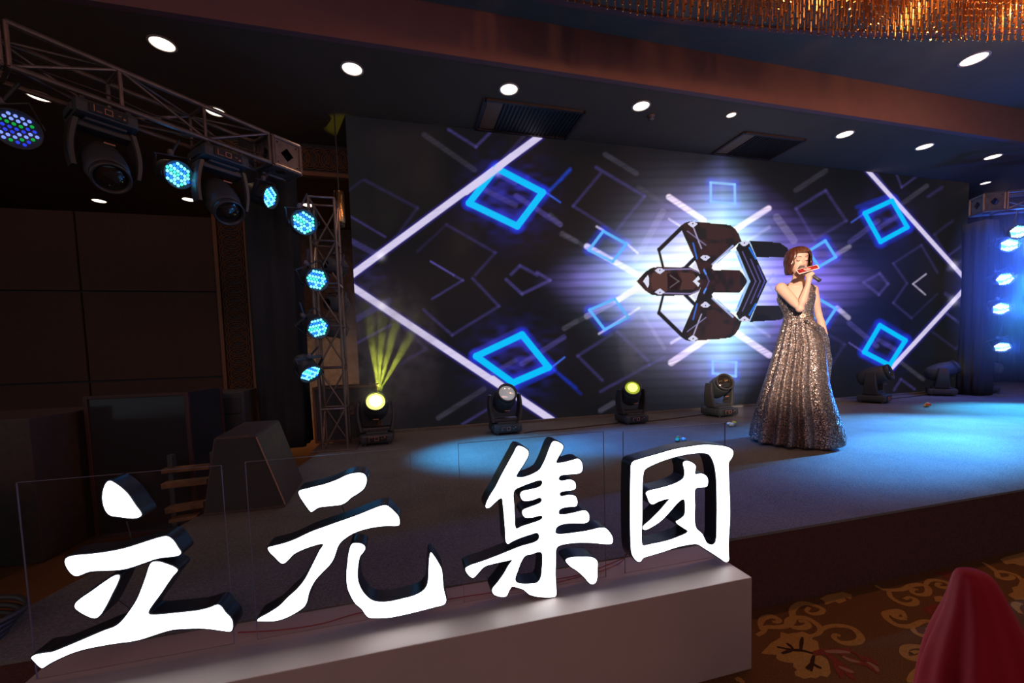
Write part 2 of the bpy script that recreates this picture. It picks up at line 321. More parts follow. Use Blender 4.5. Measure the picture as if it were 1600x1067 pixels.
def screen_colour(x, y):
    n = len(x); C = np.zeros((n, 3)); C[:] = lin((14, 16, 20))
    C += np.array(lin((30, 18, 16)))[None]*.5*(noise2(x, y, 55, 3)[:, None]**2)
    YM = 439.5
    ym = np.abs(y-YM)
    # central burst
    d = np.abs(x-1128)/225+ym/190; left = np.abs(x-1128)/(np.where(x < 1128, 262, 235))+ym/185
    band = .5+.5*np.cos((y+.02*x)*2*pi/13.2); band = .62+.38*np.clip(band*1.7, 0, 1)
    nz = .6+.8*noise2(x, y*2.2, 26, 5)
    g1 = np.clip(1.16-left, 0, 1)**1.75
    C += (g1*band*nz)[:, None]*np.array(lin((140, 116, 240)))*2.3
    g2 = np.exp(-((x-1130)/62)**2-(np.maximum(ym-60, 0)/72)**2)
    g2 = g2*np.clip(1.55-np.abs(np.abs(x-1130)/95+ym/165), 0, 1)
    C += (g2*(.25+.75*band)*1.4)[:, None]*np.array(lin((150, 232, 240)))
    g3 = np.exp(-((x-1020)/62)**2-(ym/46)**2); C += (g3*(.35+.65*band)*1.5)[:, None]*np.array(lin((165, 215, 240)))
    g4 = np.exp(-((x-1075)/75)**2-(ym/95)**2); C += (g4*(.5+.5*band)*1.0)[:, None]*np.array(lin((205, 205, 250)))
    g5 = np.exp(-((x-1265)/55)**2-(ym/60)**2); C += (g5*band*.4)[:, None]*np.array(lin((130, 120, 225)))
    g6 = np.exp(-((x-925)/40)**2-(ym/30)**2); C += (g6*band*.22)[:, None]*np.array(lin((150, 140, 235)))
    for cx, cy, s, c in ((795, 310, 46, (40, 40, 150)), (801, 562, 46, (40, 40, 150)), (1384, 345, 30, (30, 32, 120)), (1384, 540, 30, (30, 32, 120)), (568, 430, 30, (25, 25, 70))):
        C += (np.exp(-((x-cx)**2+(y-cy)**2)/s**2)*.7*(noise2(x, y*2, 14, 8)**1.5)*1.6)[:, None]*np.array(lin(c))
    def line(pts, wd, col, a=1.0, soft=1.2, tex=.0, add=True):
        for p, q in zip(pts, pts[1:]):
            m = (x > min(p[0], q[0])-wd-12) & (x < max(p[0], q[0])+wd+12) & (y > min(p[1], q[1])-wd-12) & (y < max(p[1], q[1])+wd+12)
            if not m.any(): continue
            dd, t = seg_d(x[m], y[m], p, q); k = np.clip((wd/2+soft/2-dd)/soft, 0, 1)*a
            if tex: k = k*(1-tex+tex*1.6*noise2(x[m]+3*y[m], y[m], 7, 11))
            k = np.clip(k, 0, 1)
            c = np.array(lin(col)) if max(col) > 1 else np.array(col)
            if add: C[m] = np.minimum(C[m]+k[:, None]*c, 1.05)
            else: C[m] = C[m]*(1-k[:, None])+k[:, None]*c
    def sc(s, ox, oy, pts): return [(ox+a/s, oy+b/s) for a, b in pts]
    VI = (110, 100, 200); GR = (120, 116, 140); LV = (216, 206, 240); CY = (0, 190, 250)
    A = lambda *p: sc(4.444, 540, 190, p)
    B = lambda *p: sc(4.444, 540, 430, p)
    D = lambda *p: sc(4.21, 860, 240, p)
    E_ = lambda *p: sc(4.21, 860, 430, p)
    F = lambda *p: sc(4.21, 1220, 250, p)
    G_ = lambda *p: sc(4.21, 1220, 450, p)
    for P_, wd, a, col in (
        (A((20, 650), (275, 800)), 1.6, .5, VI), (A((130, 405), (500, 600), (330, 830)), 4, .12, VI), (A((20, 480), (110, 410)), 3, .1, VI), (A((700, 715), (1040, 910), (900, 1065)), 3.5, .22, VI),
        (A((700, 715), (500, 900)), 3.5, .1, VI), (A((590, 970), (750, 1065)), 2, .6, VI), (A((715, 55), (905, 175), (1000, 80)), 3.5, .4, VI), (A((545, 90), (895, 335)), 8, .17, GR),
        (A((1185, 515), (1490, 715)), 8, .45, VI), (A((1500, 780), (1600, 830)), 8, .3, GR), (A((1395, 495), (1490, 560)), 2, .8, (60, 110, 255)), (A((1400, 485), (1500, 400), (1560, 340)), 4, .45, (20, 60, 220)),
        (A((40, 830), (250, 940)), 9, .3, VI), (A((1090, 310), (1260, 390), (1370, 460)), 8, .35, (30, 60, 220)), (A((1150, 1060), (1210, 1000), (1330, 1065)), 4, .4, VI),
        (A((960, 470), (1180, 580)), 8, .35, VI), (A((1060, 370), (1180, 430)), 6, .3, VI), (A((1240, 100), (1100, 250)), 4, .2, VI),
        (B((1115, 30), (1225, 130), (1420, 35), (1330, -20)), 5, .4, VI), (B((750, 0), (815, 35), (600, 165)), 2, .5, VI), (B((880, 20), (1065, 215), (740, 415), (540, 240)), 3.2, .33, VI),
        (B((60, 310), (300, 180)), 10, .28, VI), (B((80, 470), (315, 345)), 2, .5, VI), (B((380, 340), (560, 510), (380, 615)), 4, .17, VI), (B((1225, 615), (1515, 430)), 8, .42, VI),
        (B((1430, 640), (1520, 570)), 2, .9, (70, 120, 255)), (B((1440, 650), (1600, 780)), 4, .5, (20, 60, 220)), (B((645, 990), (960, 790)), 8, .22, GR), (B((810, 1035), (985, 930)), 3, .4, VI), (B((1520, 370), (1600, 320)), 8, .2, GR),
        (B((1180, 790), (1440, 660)), 9, .35, (20, 60, 220)), (B((1020, 680), (1180, 590)), 7, .3, VI), (B((870, 540), (1180, 380)), 5, .15, VI), (B((1220, 850), (1400, 1000)), 3, .2, VI),
        (D((360, 5), (565, 130)), 8, .25, GR), (D((300, 90), (620, 280), (440, 500)), 4, .35, VI), (D((330, 130), (150, 345), (400, 500)), 3.5, .3, VI), (D((0, 240), (130, 100)), 5, .4, (30, 90, 240)),
        (D((0, 405), (65, 465)), 8, .25, GR), (D((80, 520), (240, 620)), 6, .25, GR), (D((240, 610), (580, 800)), 9, .85, LV), (D((305, 480), (345, 503)), 3, .8, LV), (D((500, 590), (575, 655)), 3, .8, LV),
        (D((780, 285), (1010, 440)), 9, .95, (246, 226, 246)), (D((1435, 360), (1215, 500)), 9, .95, (246, 226, 246)), (D((780, 430), (860, 480)), 3, .7, LV), (D((1440, 485), (1300, 570)), 4, .5, LV), (D((580, 220), (850, 400)), 7, .16, GR),
        (D((740, 380), (560, 700)), 10, .18, LV), (D((1490, 420), (1600, 570)), 12, .25, LV),
        (E_((585, 75), (440, 165)), 9, .85, LV), (E_((440, 165), (240, 270)), 9, .45, LV), (E_((240, 270), (90, 350)), 7, .2, GR), (E_((585, 215), (320, 385)), 3, .7, LV), (E_((1030, 415), (795, 575)), 10, .95, (236, 216, 246)),
        (E_((870, 400), (795, 445)), 4, .7, LV), (E_((1225, 380), (1440, 525)), 10, .95, (226, 206, 246)), (E_((1320, 320), (1440, 400)), 4, .4, LV), (E_((330, 890), (415, 840)), 8, .35, GR), (E_((750, 540), (650, 590), (330, 765)), 3.5, .35, VI),
        (E_((440, 370), (640, 560)), 5, .35, VI), (E_((400, 390), (180, 530), (340, 690)), 4, .28, VI), (E_((600, 250), (750, 480)), 6, .2, LV), (E_((0, 600), (200, 780)), 5, .35, (20, 60, 220)),
        (F((100, 200), (295, 70)), 8, .22, GR), (F((295, 200), (100, 320), (225, 530)), 4, .35, VI), (F((295, 200), (430, 400), (230, 520)), 4, .28, VI), (F((465, 410), (545, 355)), 2, .6, (80, 110, 255)),
        (F((455, 540), (640, 400)), 8, .4, VI), (F((370, 620), (450, 570)), 7, .4, LV), (F((545, 805), (650, 745), (705, 815), (645, 885), (545, 805)), 3.5, .45, VI), (F((740, 680), (925, 560), (1030, 740)), 2.5, .25, VI), (F((740, 680), (830, 810), (740, 940), (860, 1040)), 2.5, .3, VI),
        (F((955, 750), (870, 815), (950, 885)), 1.6, .7, LV), (F((1130, 400), (1010, 490), (1090, 630)), 3.5, .14, VI), (F((1090, 640), (1220, 540)), 1.8, .4, VI), (F((1100, 720), (1215, 650)), 6, .25, VI), (F((795, 290), (960, 170)), 7, .25, GR),
        (F((760, 90), (795, 180), (890, 110)), 2, .4, VI), (F((1085, 880), (1210, 970)), 6, .25, VI), (F((1080, 1000), (1150, 1050)), 2, .35, VI), (F((630, 90), (690, 180)), 3, .25, VI), (F((500, 310), (690, 240)), 6, .5, (20, 60, 220)),
        (F((640, 450), (780, 360)), 7, .35, VI), (F((970, 240), (1060, 180)), 4, .2, VI), (F((1030, 880), (860, 1040)), 2, .15, VI),
        (G_((450, 230), (630, 380)), 8, .4, VI), (G_((450, 360), (540, 420)), 2, .6, VI), (G_((780, 480), (935, 600)), 6, .3, GR), (G_((745, 670), (790, 600), (880, 665)), 2.5, .4, VI), (G_((290, 290), (420, 370), (330, 510)), 4, .16, VI),
        (G_((540, 440), (700, 530)), 7, .55, (20, 60, 220)), (G_((640, 340), (800, 430)), 7, .35, VI), (G_((1085, 165), (1200, 250)), 2, .35, VI), (G_((1000, 290), (1150, 400), (1190, 350)), 2.5, .15, VI), (G_((370, 130), (445, 195)), 7, .6, LV),
        ): line(P_, wd, col, a*(.5 if a < .6 else .9), 2.6+(1.5 if wd < 5 and a < .6 else 0), tex=.4 if wd > 6 else .3)
    # pale chevrons
    for P_, wd in ((((549, 430), (843, 213)), 10.5), (((549, 447), (862, 656)), 10.5), (((1352, 262), (1512, 440)), 6.5), (((1512, 446), (1370, 600)), 6.5)):
        line(P_, wd+4, (60, 50, 190), .35, 5); line(P_, wd, (214, 204, 238), 1, 1.5, tex=.12, add=False)
    for cx, cy in ((595, 400), (597, 477), (777, 268), (1490, 415), (1490, 470)):
        k = np.exp(-((x-cx)**2+(y-cy)**2)/36); C[:] = C+k[:, None]*np.array([.25, .25, .2])
    def ring(q, wd, col, glow=.5, a=1):
        cx = sum(p[0] for p in q)/4; cy = sum(p[1] for p in q)/4
        q = [(cx+(p[0]-cx)*(1-wd/2/max(8, math.hypot(p[0]-cx, p[1]-cy))), cy+(p[1]-cy)*(1-wd/2/max(8, math.hypot(p[0]-cx, p[1]-cy)))) for p in q]; q = q+[q[0]]
        line(q, wd+9, (25, 50, 220), glow, 9); line(q, wd, col, a, 1.6, add=False)
    for q in ([(774, 258), (853, 300), (810, 358), (728, 318)], [(817, 518), (862, 575), (801, 603), (739, 556)]): ring(q, 10, CY)
    for q in ([(1395, 310), (1421, 356), (1375, 381), (1348, 332)], [(1374, 505), (1418, 531), (1391, 574), (1347, 551)]): ring(q, 7, CY)
    for q in ([(942, 359), (981, 381), (958, 411), (918, 391)], [(961, 465), (984, 496), (944, 517), (919, 484)], [(1290, 374), (1308, 402), (1279, 419), (1261, 392)], [(1277, 464), (1308, 482), (1290, 509), (1262, 490)]): ring(q, 4.5, (95, 185, 255), .4, .9)
    for q in ([(1109, 284), (1149.5, 287), (1150, 320), (1109, 316)], [(1112, 563), (1152, 565), (1151, 589), (1112, 584)]): ring(q, 4, (150, 205, 255), .3, .8)
    ring([(1208, 427), (1221, 440), (1209, 456), (1197, 441)], 3, (150, 160, 250), .2, .6)
    # chevron tips overlapping the blue squares
    line([(778, 262), (800, 244)], 10, (214, 204, 238), 1, 1.5, add=False); line([(728, 300), (780, 261)], 10, (214, 204, 238), .9, 1.5, add=False)
    line([(770, 592), (797, 612)], 10, (214, 204, 238), .9, 1.5, add=False)
    # crystal ribbon emblem, mirrored about the horizontal axis
    DK = (36, 33, 36); MR = (58, 38, 40)
    tx = noise2(x, y, 9, 21)
    def poly(P, c, a=1.0, c2=None):
        for s in (1, -1):
            Q = [(p[0], p[1]) if s == 1 else (p[0]+(.006*(YM-p[1])), 2*YM-p[1]) for p in P]
            m = inpoly(x, y, Q); cc = np.array(lin(c))[None]
            if c2 is not None: t = np.clip((tx[m]-.35)*3, 0, 1)[:, None]; cc = cc*(1-t)+np.array(lin(c2))[None]*t
            C[m] = C[m]*(1-a)+cc*a
    def ml(P, wd, c, a=1.0, add=False):
        line(P, wd, c, a, 1.3, add=add); line([(p[0], 2*YM-p[1]) for p in P], wd, c, a, 1.3, add=add)
    poly([(1171, 376), (1218, 379), (1230, 387), (1236, 402), (1182, 402)], (30, 30, 34))
    poly([(1113, 422), (1155, 422), (1160, 427), (1169, 440), (1113, 440)], MR, c2=DK)
    poly([(1063, 353), (1071, 347.5), (1080, 345.5), (1089, 347), (1130, 350), (1141.6, 352), (1148, 357), (1154, 365), (1158, 376), (1148, 385), (1114, 412), (1112, 419), (1117, 424), (1117, 440), (1098, 440), (1093, 425), (1084, 402), (1066, 362)], DK, c2=MR)
    poly([(1105, 352), (1130, 353), (1142, 358), (1146, 371), (1120, 376), (1104, 372)], MR)
    poly([(1103, 380), (1140, 380), (1116, 396), (1104, 394)], MR)
    ml([(1065, 356), (1030, 390)], 6.5, DK); ml([(1029, 389), (1036, 417)], 4, DK); ml([(1087, 402), (1071, 418)], 6, DK)
    poly([(994.5, 439.8), (1008, 425), (1018, 418.5), (1028, 417), (1078, 417.5), (1092, 424), (1099, 440)], DK, c2=(66, 44, 44))
    poly([(1020, 426), (1042, 424), (1043, 440), (1016, 440)], (84, 54, 50)); poly([(1062, 426), (1084, 427), (1092, 440), (1066, 440)], (80, 52, 50)); poly([(1044, 428), (1058, 426), (1066, 440), (1043, 440)], (40, 24, 28))
    poly([(1150, 388), (1157, 376), (1170, 378), (1199, 440), (1169, 440)], (30, 30, 34))
    ml([(1151, 394), (1170, 440)], 4.2, (170, 205, 250)); ml([(1153, 400), (1160, 418)], 1.5, (70, 150, 255)); ml([(1160, 393), (1181, 440)], 1.4, (110, 95, 150)); ml([(1173, 405), (1188, 440)], 1.4, (100, 88, 150))
    ml([(1171, 387), (1181, 404)], 2.6, (40, 120, 235)); ml([(1184, 415), (1195, 440)], 1.4, (90, 90, 190))
    ml([(1145, 384), (1113, 413)], 2.6, (170, 180, 235)); ml([(1141, 392), (1120, 411)], 1.2, (60, 90, 210)); ml([(1038, 421), (1080, 420), (1092, 425)], 2.0, (140, 125, 175)); ml([(1083, 354), (1092, 378), (1096, 388)], 1.8, (190, 180, 220), .8); ml([(1074, 361), (1103, 383)], 1.3, (150, 140, 190), .8)
    ml([(1083, 380), (1089, 404)], 2.2, (60, 120, 230), .8); ml([(1100, 420), (1108, 440)], 1.4, (100, 90, 150)); ml([(1100, 422), (1103, 428)], 2.4, (90, 150, 250)); ml([(1047, 430), (1061, 440)], 1.3, (110, 100, 105))
    for P_, in (([(1004.5, 440), (1012, 429), (1014, 434), (1014, 440)],), ([(1082.5, 440), (1091, 431), (1094, 436), (1088, 440)],), ([(1081, 417), (1087.5, 409), (1092, 424)],)): poly(P_, (225, 225, 245))
    for cx, cy in ((1082.4, 349.8), (1102, 402), (1031, 422.5), (1163, 379.5)):
        poly([(cx-8, cy), (cx-3, cy-3.4), (cx+3, cy-3.2), (cx+8, cy), (cx+1, cy+5.5), (cx-2, cy+5)], (214, 212, 240)); poly([(cx-1, cy-1), (cx+1, cy-1), (cx+1, cy+1), (cx-1, cy+1)], (30, 30, 40))
    # upper gaps of the room colour where the drive cells stay dark
    return np.clip(C, 0, 1.0)
SX0, SX1 = -.525, 9.40
nx, nz_ = 1500, 400
gx = np.linspace(SX0, SX1, nx+1); gz = np.linspace(ZS+.002, ZC-.002, nz_+1)
# finer cells towards the near end of the wall, so that the lamps stay small where they are seen close up
t = np.linspace(0, 1, nx+1); gx = SX0+(SX1-SX0)*(.55*t+.45*t*t)
XX, ZZ = np.meshgrid(gx, gz); P3 = np.stack([XX.ravel(), np.full(XX.size, YW), ZZ.ravel()], 1)
px_, py_ = projarr(P3); COLS = screen_colour(px_, py_)
me = bpy.data.meshes.new('picture'); me.vertices.add(len(P3)); me.vertices.foreach_set('co', P3.astype(np.float32).ravel())
i0 = (np.arange(nz_)[:, None]*(nx+1)+np.arange(nx)[None]).ravel(); Q = np.stack([i0, i0+1, i0+nx+2, i0+nx+1], 1)
me.loops.add(Q.size); me.loops.foreach_set('vertex_index', Q.ravel().astype(np.int32)); me.polygons.add(len(Q)); me.polygons.foreach_set('loop_start', np.arange(0, Q.size, 4, dtype=np.int32))
me.update(calc_edges=True)
at = me.attributes.new('lamp_colour', 'FLOAT_COLOR', 'POINT'); at.data.foreach_set('color', np.concatenate([COLS, np.ones((len(COLS), 1))], 1).astype(np.float32).ravel())
m_led = bpy.data.materials.new('led_picture'); m_led.use_nodes = True; nt = m_led.node_tree; b = nt.nodes['Principled BSDF']
b.inputs['Base Color'].default_value = (.008, .007, .007, 1); b.inputs['Roughness'].default_value = .5; b.inputs['Specular IOR Level'].default_value = .15
an = nt.nodes.new('ShaderNodeAttribute'); an.attribute_name = 'lamp_colour'; nt.links.new(an.outputs['Color'], b.inputs['Emission Color']); b.inputs['Emission Strength'].default_value = 1.0
m_led.cycles.emission_sampling = 'NONE'
screen = empty('led_screen', (4.44, YW, ZS)); tag(screen, 'huge LED wall showing blue squares, pale chevrons and a dark crystal ribbon emblem', 'screen')
o = link('picture', me, m_led, screen); o.location = (-4.44, -YW, -ZS)
bm = BM(); box(bm, (0, .06, (ZC-ZS)/2), (SX1-SX0, .1, ZC-ZS-.004)); obj('cabinet', bm, m_black, screen)
bm = BM(); box(bm, (0, -.045, .012), (SX1-SX0, .075, .024)); obj('sill', bm, m_stage, screen)

# ================================================================== PLINTH AND LETTERS
ZP = .36
plinth = empty('sign_plinth', (.08, 1.36, 0)); tag(plinth, 'long low cream plinth carrying the four lit letters in front of the stage', 'plinth')
bm = BM(); box(bm, (.0025, 0, ZP/2), (2.275, .278, ZP), bev=.004); obj('body', bm, m_white, plinth)
YL = 1.318; TH = .062
def crop(s, ox, oy, txt): 
    v = [float(a) for a in txt.replace(',', ' ').split()]; return [(ox+v[i]/s, oy+v[i+1]/s) for i in range(0, len(v), 2)]
C3 = lambda t: crop(2.757, 0, 680, t); C4 = lambda t: crop(3.5575, 380, 700, t); C5 = lambda t: crop(2.622, 700, 660, t)
LET = [
 ('li', 'lit white channel letter 立, first on the left of the plinth', [
  [C3('470 197 500 212 545 250 580 300 608 342 600 352 572 358 520 352 475 345 455 325 443 290 441 260 448 225 460 203')],
  [C3('285 530 310 521 370 515 440 507 530 490 620 462 700 438 722 438 745 455 765 485 778 507 770 517 735 523 680 530 620 550 550 573 510 580 440 583 385 587 340 604 322 605 300 588 283 560 279 543')],
  [C3('512 605 505 635 480 685 455 735 425 780 408 788 375 778 340 758 323 742 325 725 350 702 390 675 450 632 495 605')],
  [C3('655 548 680 546 715 556 750 570 763 583 745 605 720 640 690 685 660 725 640 755 637 768 645 775 700 773 780 765 850 757 900 745 935 732 950 738 970 765 990 785 1000 805 1000 835 992 845 960 842 880 832 800 833 740 838 680 855 620 875 570 887 500 896 430 908 370 920 310 938 255 962 210 985 183 1002 172 998 150 977 135 958 145 950 180 942 220 937 270 918 330 893 400 863 450 842 495 825 525 800 560 755 590 708 610 660 630 605 645 560')]]),
 ('yuan', 'lit white channel letter 元, second from the left on the plinth', [
  [C4('310 240 350 228 400 215 450 203 520 178 580 150 625 140 665 142 683 160 685 190 670 225 640 250 600 275 570 302 540 315 480 322 420 330 395 345 378 354 360 335 335 300 312 262')],
  [C4('138 555 165 547 230 530 290 508 370 470 450 440 540 408 620 380 700 348 760 325 795 320 825 340 850 365 865 385 868 425 855 432 810 432 760 435 700 445 640 462 600 480 565 503 540 525 525 550 515 580 500 620 475 655 440 690 400 735 375 780 362 815 355 850 340 880 300 910 240 942 180 960 110 962 78 960 85 950 130 925 200 880 250 830 300 785 340 735 370 680 400 620 425 570 445 538 440 532 400 540 340 560 280 590 250 622 222 642 205 635 175 605 145 575')],
  [C4('605 535 635 530 665 538 678 555 670 575 650 600 640 640 635 690 638 740 655 785 685 825 720 850 770 858 830 852 890 838 950 822 1000 795 1022 765 1030 720 1032 660 1037 600 1043 582 1060 600 1085 640 1103 675 1108 720 1115 790 1128 845 1118 868 1070 882 990 903 900 925 810 942 740 945 700 942 680 925 660 895 625 865 600 825 580 775 575 700 580 640 590 570')]]),
 ('ji', 'lit white channel letter 集, third from the left on the plinth', [
  [C5('287 97 325 113 330 130 310 170 285 208 280 222 300 226 340 215 375 195 385 180 400 150 415 110 432 78 455 82 472 97 465 120 450 145 443 165 470 165 510 155 535 150 548 165 550 195 540 207 500 212 460 218 453 232 465 240 500 235 520 245 522 270 505 278 470 282 458 290 462 303 495 298 522 303 530 325 525 342 500 345 470 350 455 360 455 375 475 378 520 370 565 362 578 380 575 405 560 412 510 412 465 418 445 430 440 450 450 458 500 455 570 445 640 432 658 445 675 475 672 495 650 498 590 493 520 493 470 500 450 508 443 520 442 560 440 620 443 680 442 710 430 715 380 715 335 705 310 685 280 675 262 672 250 690 238 712 200 710 185 700 182 685 205 655 230 620 250 585 265 563 235 568 190 578 150 590 125 615 105 635 92 632 72 605 75 595 150 567 220 540 300 508 355 492 372 480 374 462 365 452 340 458 290 475 262 488 245 497 238 488 235 440 230 380 225 330 222 312 215 310 190 330 170 348 157 350 155 340 170 305 195 265 215 225 245 170 270 125'),
   C5('275 275 300 262 345 245 380 236 388 246 380 262 340 275 305 283 297 294 300 310 310 320 345 318 375 308 385 314 383 326 370 335 335 348 308 360 305 372 315 388 350 388 382 381 389 390 380 400 340 415 300 428 282 437 275 425 273 380 270 330 268 290'),
   C5('318 545 340 540 372 530 385 535 388 560 386 600 380 640 365 658 340 662 300 662 280 655 275 640 285 610 300 570')],
  [C5('483 565 500 555 550 552 595 555 612 570 612 600 608 650 595 662 580 658 560 635 530 608 500 588')]]),
 ('tuan', 'lit white channel letter 团 with its square frame, rightmost on the plinth', [
  [C5('755 165 790 150 860 130 930 110 1000 98 1050 92 1110 95 1150 103 1168 118 1165 140 1150 165 1150 200 1152 260 1155 330 1155 400 1150 480 1150 540 1150 565 1140 572 1120 560 1090 540 1050 515 1020 498 990 500 940 510 880 530 830 545 800 555 788 570 775 568 755 540 750 490 748 400 748 300 750 210'),
   C5('800 505 830 500 900 485 950 467 978 454 984 446 965 432 935 408 950 398 970 380 973 350 970 318 960 315 940 330 905 370 870 405 840 425 810 440 800 437 800 428 830 400 870 360 900 325 911 313 890 315 860 325 840 335 828 330 818 305 812 290 820 282 860 272 920 255 955 238 968 225 970 195 965 165 980 158 1005 168 1015 180 1012 212 1040 210 1060 222 1065 240 1060 262 1040 265 1015 270 1010 290 1012 340 1010 380 1013 420 1020 437 1040 455 1052 478 1062 495 1085 502 1098 490 1103 400 1103 300 1100 220 1090 165 1072 133 1050 125 980 130 900 150 830 178 805 195 798 230 796 300 795 400 793 470 795 498')]]),
]
def toplane(P): return [(lambda q: (q[0], q[2]))(ony(a, b, YL)) for a, b in P]
XZ = Matrix(((1, 0, 0, 0), (0, 0, 1, 0), (0, 1, 0, 0), (0, 0, 0, 1)))      # (x,y,z)->(x,z,y)
for key, lab, strokes in LET:
    allp = [q for S in strokes for q in toplane(S[0])]
    cx = sum(p[0] for p in allp)/len(allp); root = empty('channel_letter', (cx, YL, ZP)); tag(root, lab, 'letter', 'lit letters on the plinth')
    for S in strokes:
        loops = [smoothpoly(toplane(L), 3) for L in S]
        Lf = [[(q[0]-cx, q[1]-ZP) for q in L] for L in loops]
        me = curve_solid(Lf, .004); me.transform(XZ); link('lit_face', me, m_letter, root)
        ob = [offset_poly(Lf[0], .004)]+[offset_poly(L, -.004) for L in Lf[1:]]
        me = curve_solid(ob, TH); me.transform(Matrix.Translation((0, .0022, 0)) @ XZ); link('channel_return', me, m_return, root)
# clear acrylic backing sheets behind each letter, caught light put into the edge colour
m_acr = bpy.data.materials.new('acrylic'); m_acr.use_nodes = True; nt = m_acr.node_tree; nt.nodes.clear()
to = nt.nodes.new('ShaderNodeOutputMaterial'); tr = nt.nodes.new('ShaderNodeBsdfTransparent'); gl = nt.nodes.new('ShaderNodeBsdfGlossy'); mx = nt.nodes.new('ShaderNodeMixShader')
tr.inputs[0].default_value = (.99, .985, .985, 1); gl.inputs['Roughness'].default_value = .03; mx.inputs[0].default_value = .015
nt.links.new(tr.outputs[0], mx.inputs[1]); nt.links.new(gl.outputs[0], mx.inputs[2]); nt.links.new(mx.outputs[0], to.inputs[0])
m_edge = mat('acrylic_edge', (.16, .15, .22), .3)
YA = YL+TH+.008
for (tl, tr_, br), lab in ((((25, 754), (345, 728), (378, 998)), 'clear acrylic sheet behind the first letter, at the left end of the plinth'), (((383, 723), (640, 700), (652, 948)), 'clear acrylic sheet behind the second letter from the left'),
                       (((716, 692), (943, 675), (944, 906)), 'clear acrylic sheet behind the third letter, with the most strokes'), (((974, 674), (1133, 661), (1137, 880)), 'clear acrylic sheet behind the framed letter at the plinth right end')):
    a = ony(*tl, YA); b = ony(*tr_, YA); x0, x1 = a[0], b[0]; z1 = (a[2]+b[2])/2
    r = empty('acrylic_sheet', ((x0+x1)/2, YA, ZP)); tag(r, lab, 'acrylic sheet', 'acrylic sheets behind the letters'); W = x1-x0; H = z1-ZP
    bm = BM(); box(bm, (0, .002, H/2), (W, .004, H)); obj('sheet', bm, m_acr, r)
    bm = BM(); e = .0011
    for s in (-1, 1): box(bm, (s*(W/2+e/2), .002, H/2), (e, .0042, H))
    box(bm, (0, .002, H+e/2), (W, .0042, e)); obj('edge', bm, m_edge, r)
# red feed wires lying on the plinth and up to each letter
def wire(name, pts, r, m, parent=None, seg=6, sub=5):
    P = [Vector(p) for p in pts]; out = []
    for i in range(len(P)-1):
        a = P[max(0, i-1)]; b = P[i]; c = P[i+1]; d = P[min(len(P)-1, i+2)]
        for k in range(sub):
            t = k/sub; out.append(.5*((2*b)+(c-a)*t+(2*a-5*b+4*c-d)*t*t+(3*b-a-3*c+d)*t**3))
    out.append(P[-1]); bm = BM(); tube(bm, out, r, seg); return obj(name, bm, m, parent, smooth=True)
def zp(x, y): return tuple(onz(x, y, ZP+.0045))
tag(wire('power_wire', [zp(372, 988), zp(430, 985), zp(500, 975), zp(560, 958), zp(640, 946), zp(720, 933), zp(790, 922), zp(850, 908), zp(905, 898), zp(960, 878), tuple(ony(978, 868, 1.42)), tuple(ony(986, 850, 1.41))], .0018, m_redwire), 'thin dark red wire running along the plinth behind the letters', 'wire')
tag(wire('power_wire', [zp(852, 915), zp(890, 905), zp(935, 893), zp(968, 880), tuple(ony(980, 862, 1.42)), tuple(ony(983, 846, 1.41))], .0015, m_redwire), 'short red wire looping up to the framed rightmost letter', 'wire')
tag(wire('power_wire', [tuple(ony(533, 785, 1.41)), tuple(ony(538, 800, 1.42)), tuple(ony(552, 838, 1.42)), tuple(ony(548, 880, 1.43)), tuple(ony(572, 912, 1.44)), zp(594, 932)], .0015, m_black), 'thin black wire dropping behind the second letter to the plinth', 'wire')
tag(wire('power_wire', [tuple(ony(198, 815, 1.41)), tuple(ony(205, 850, 1.42)), tuple(ony(200, 905, 1.43)), tuple(ony(180, 930, 1.43)), tuple(ony(215, 960, 1.44)), zp(230, 985)], .0015, m_black), 'thin black wire dropping behind the leftmost letter to the plinth', 'wire')

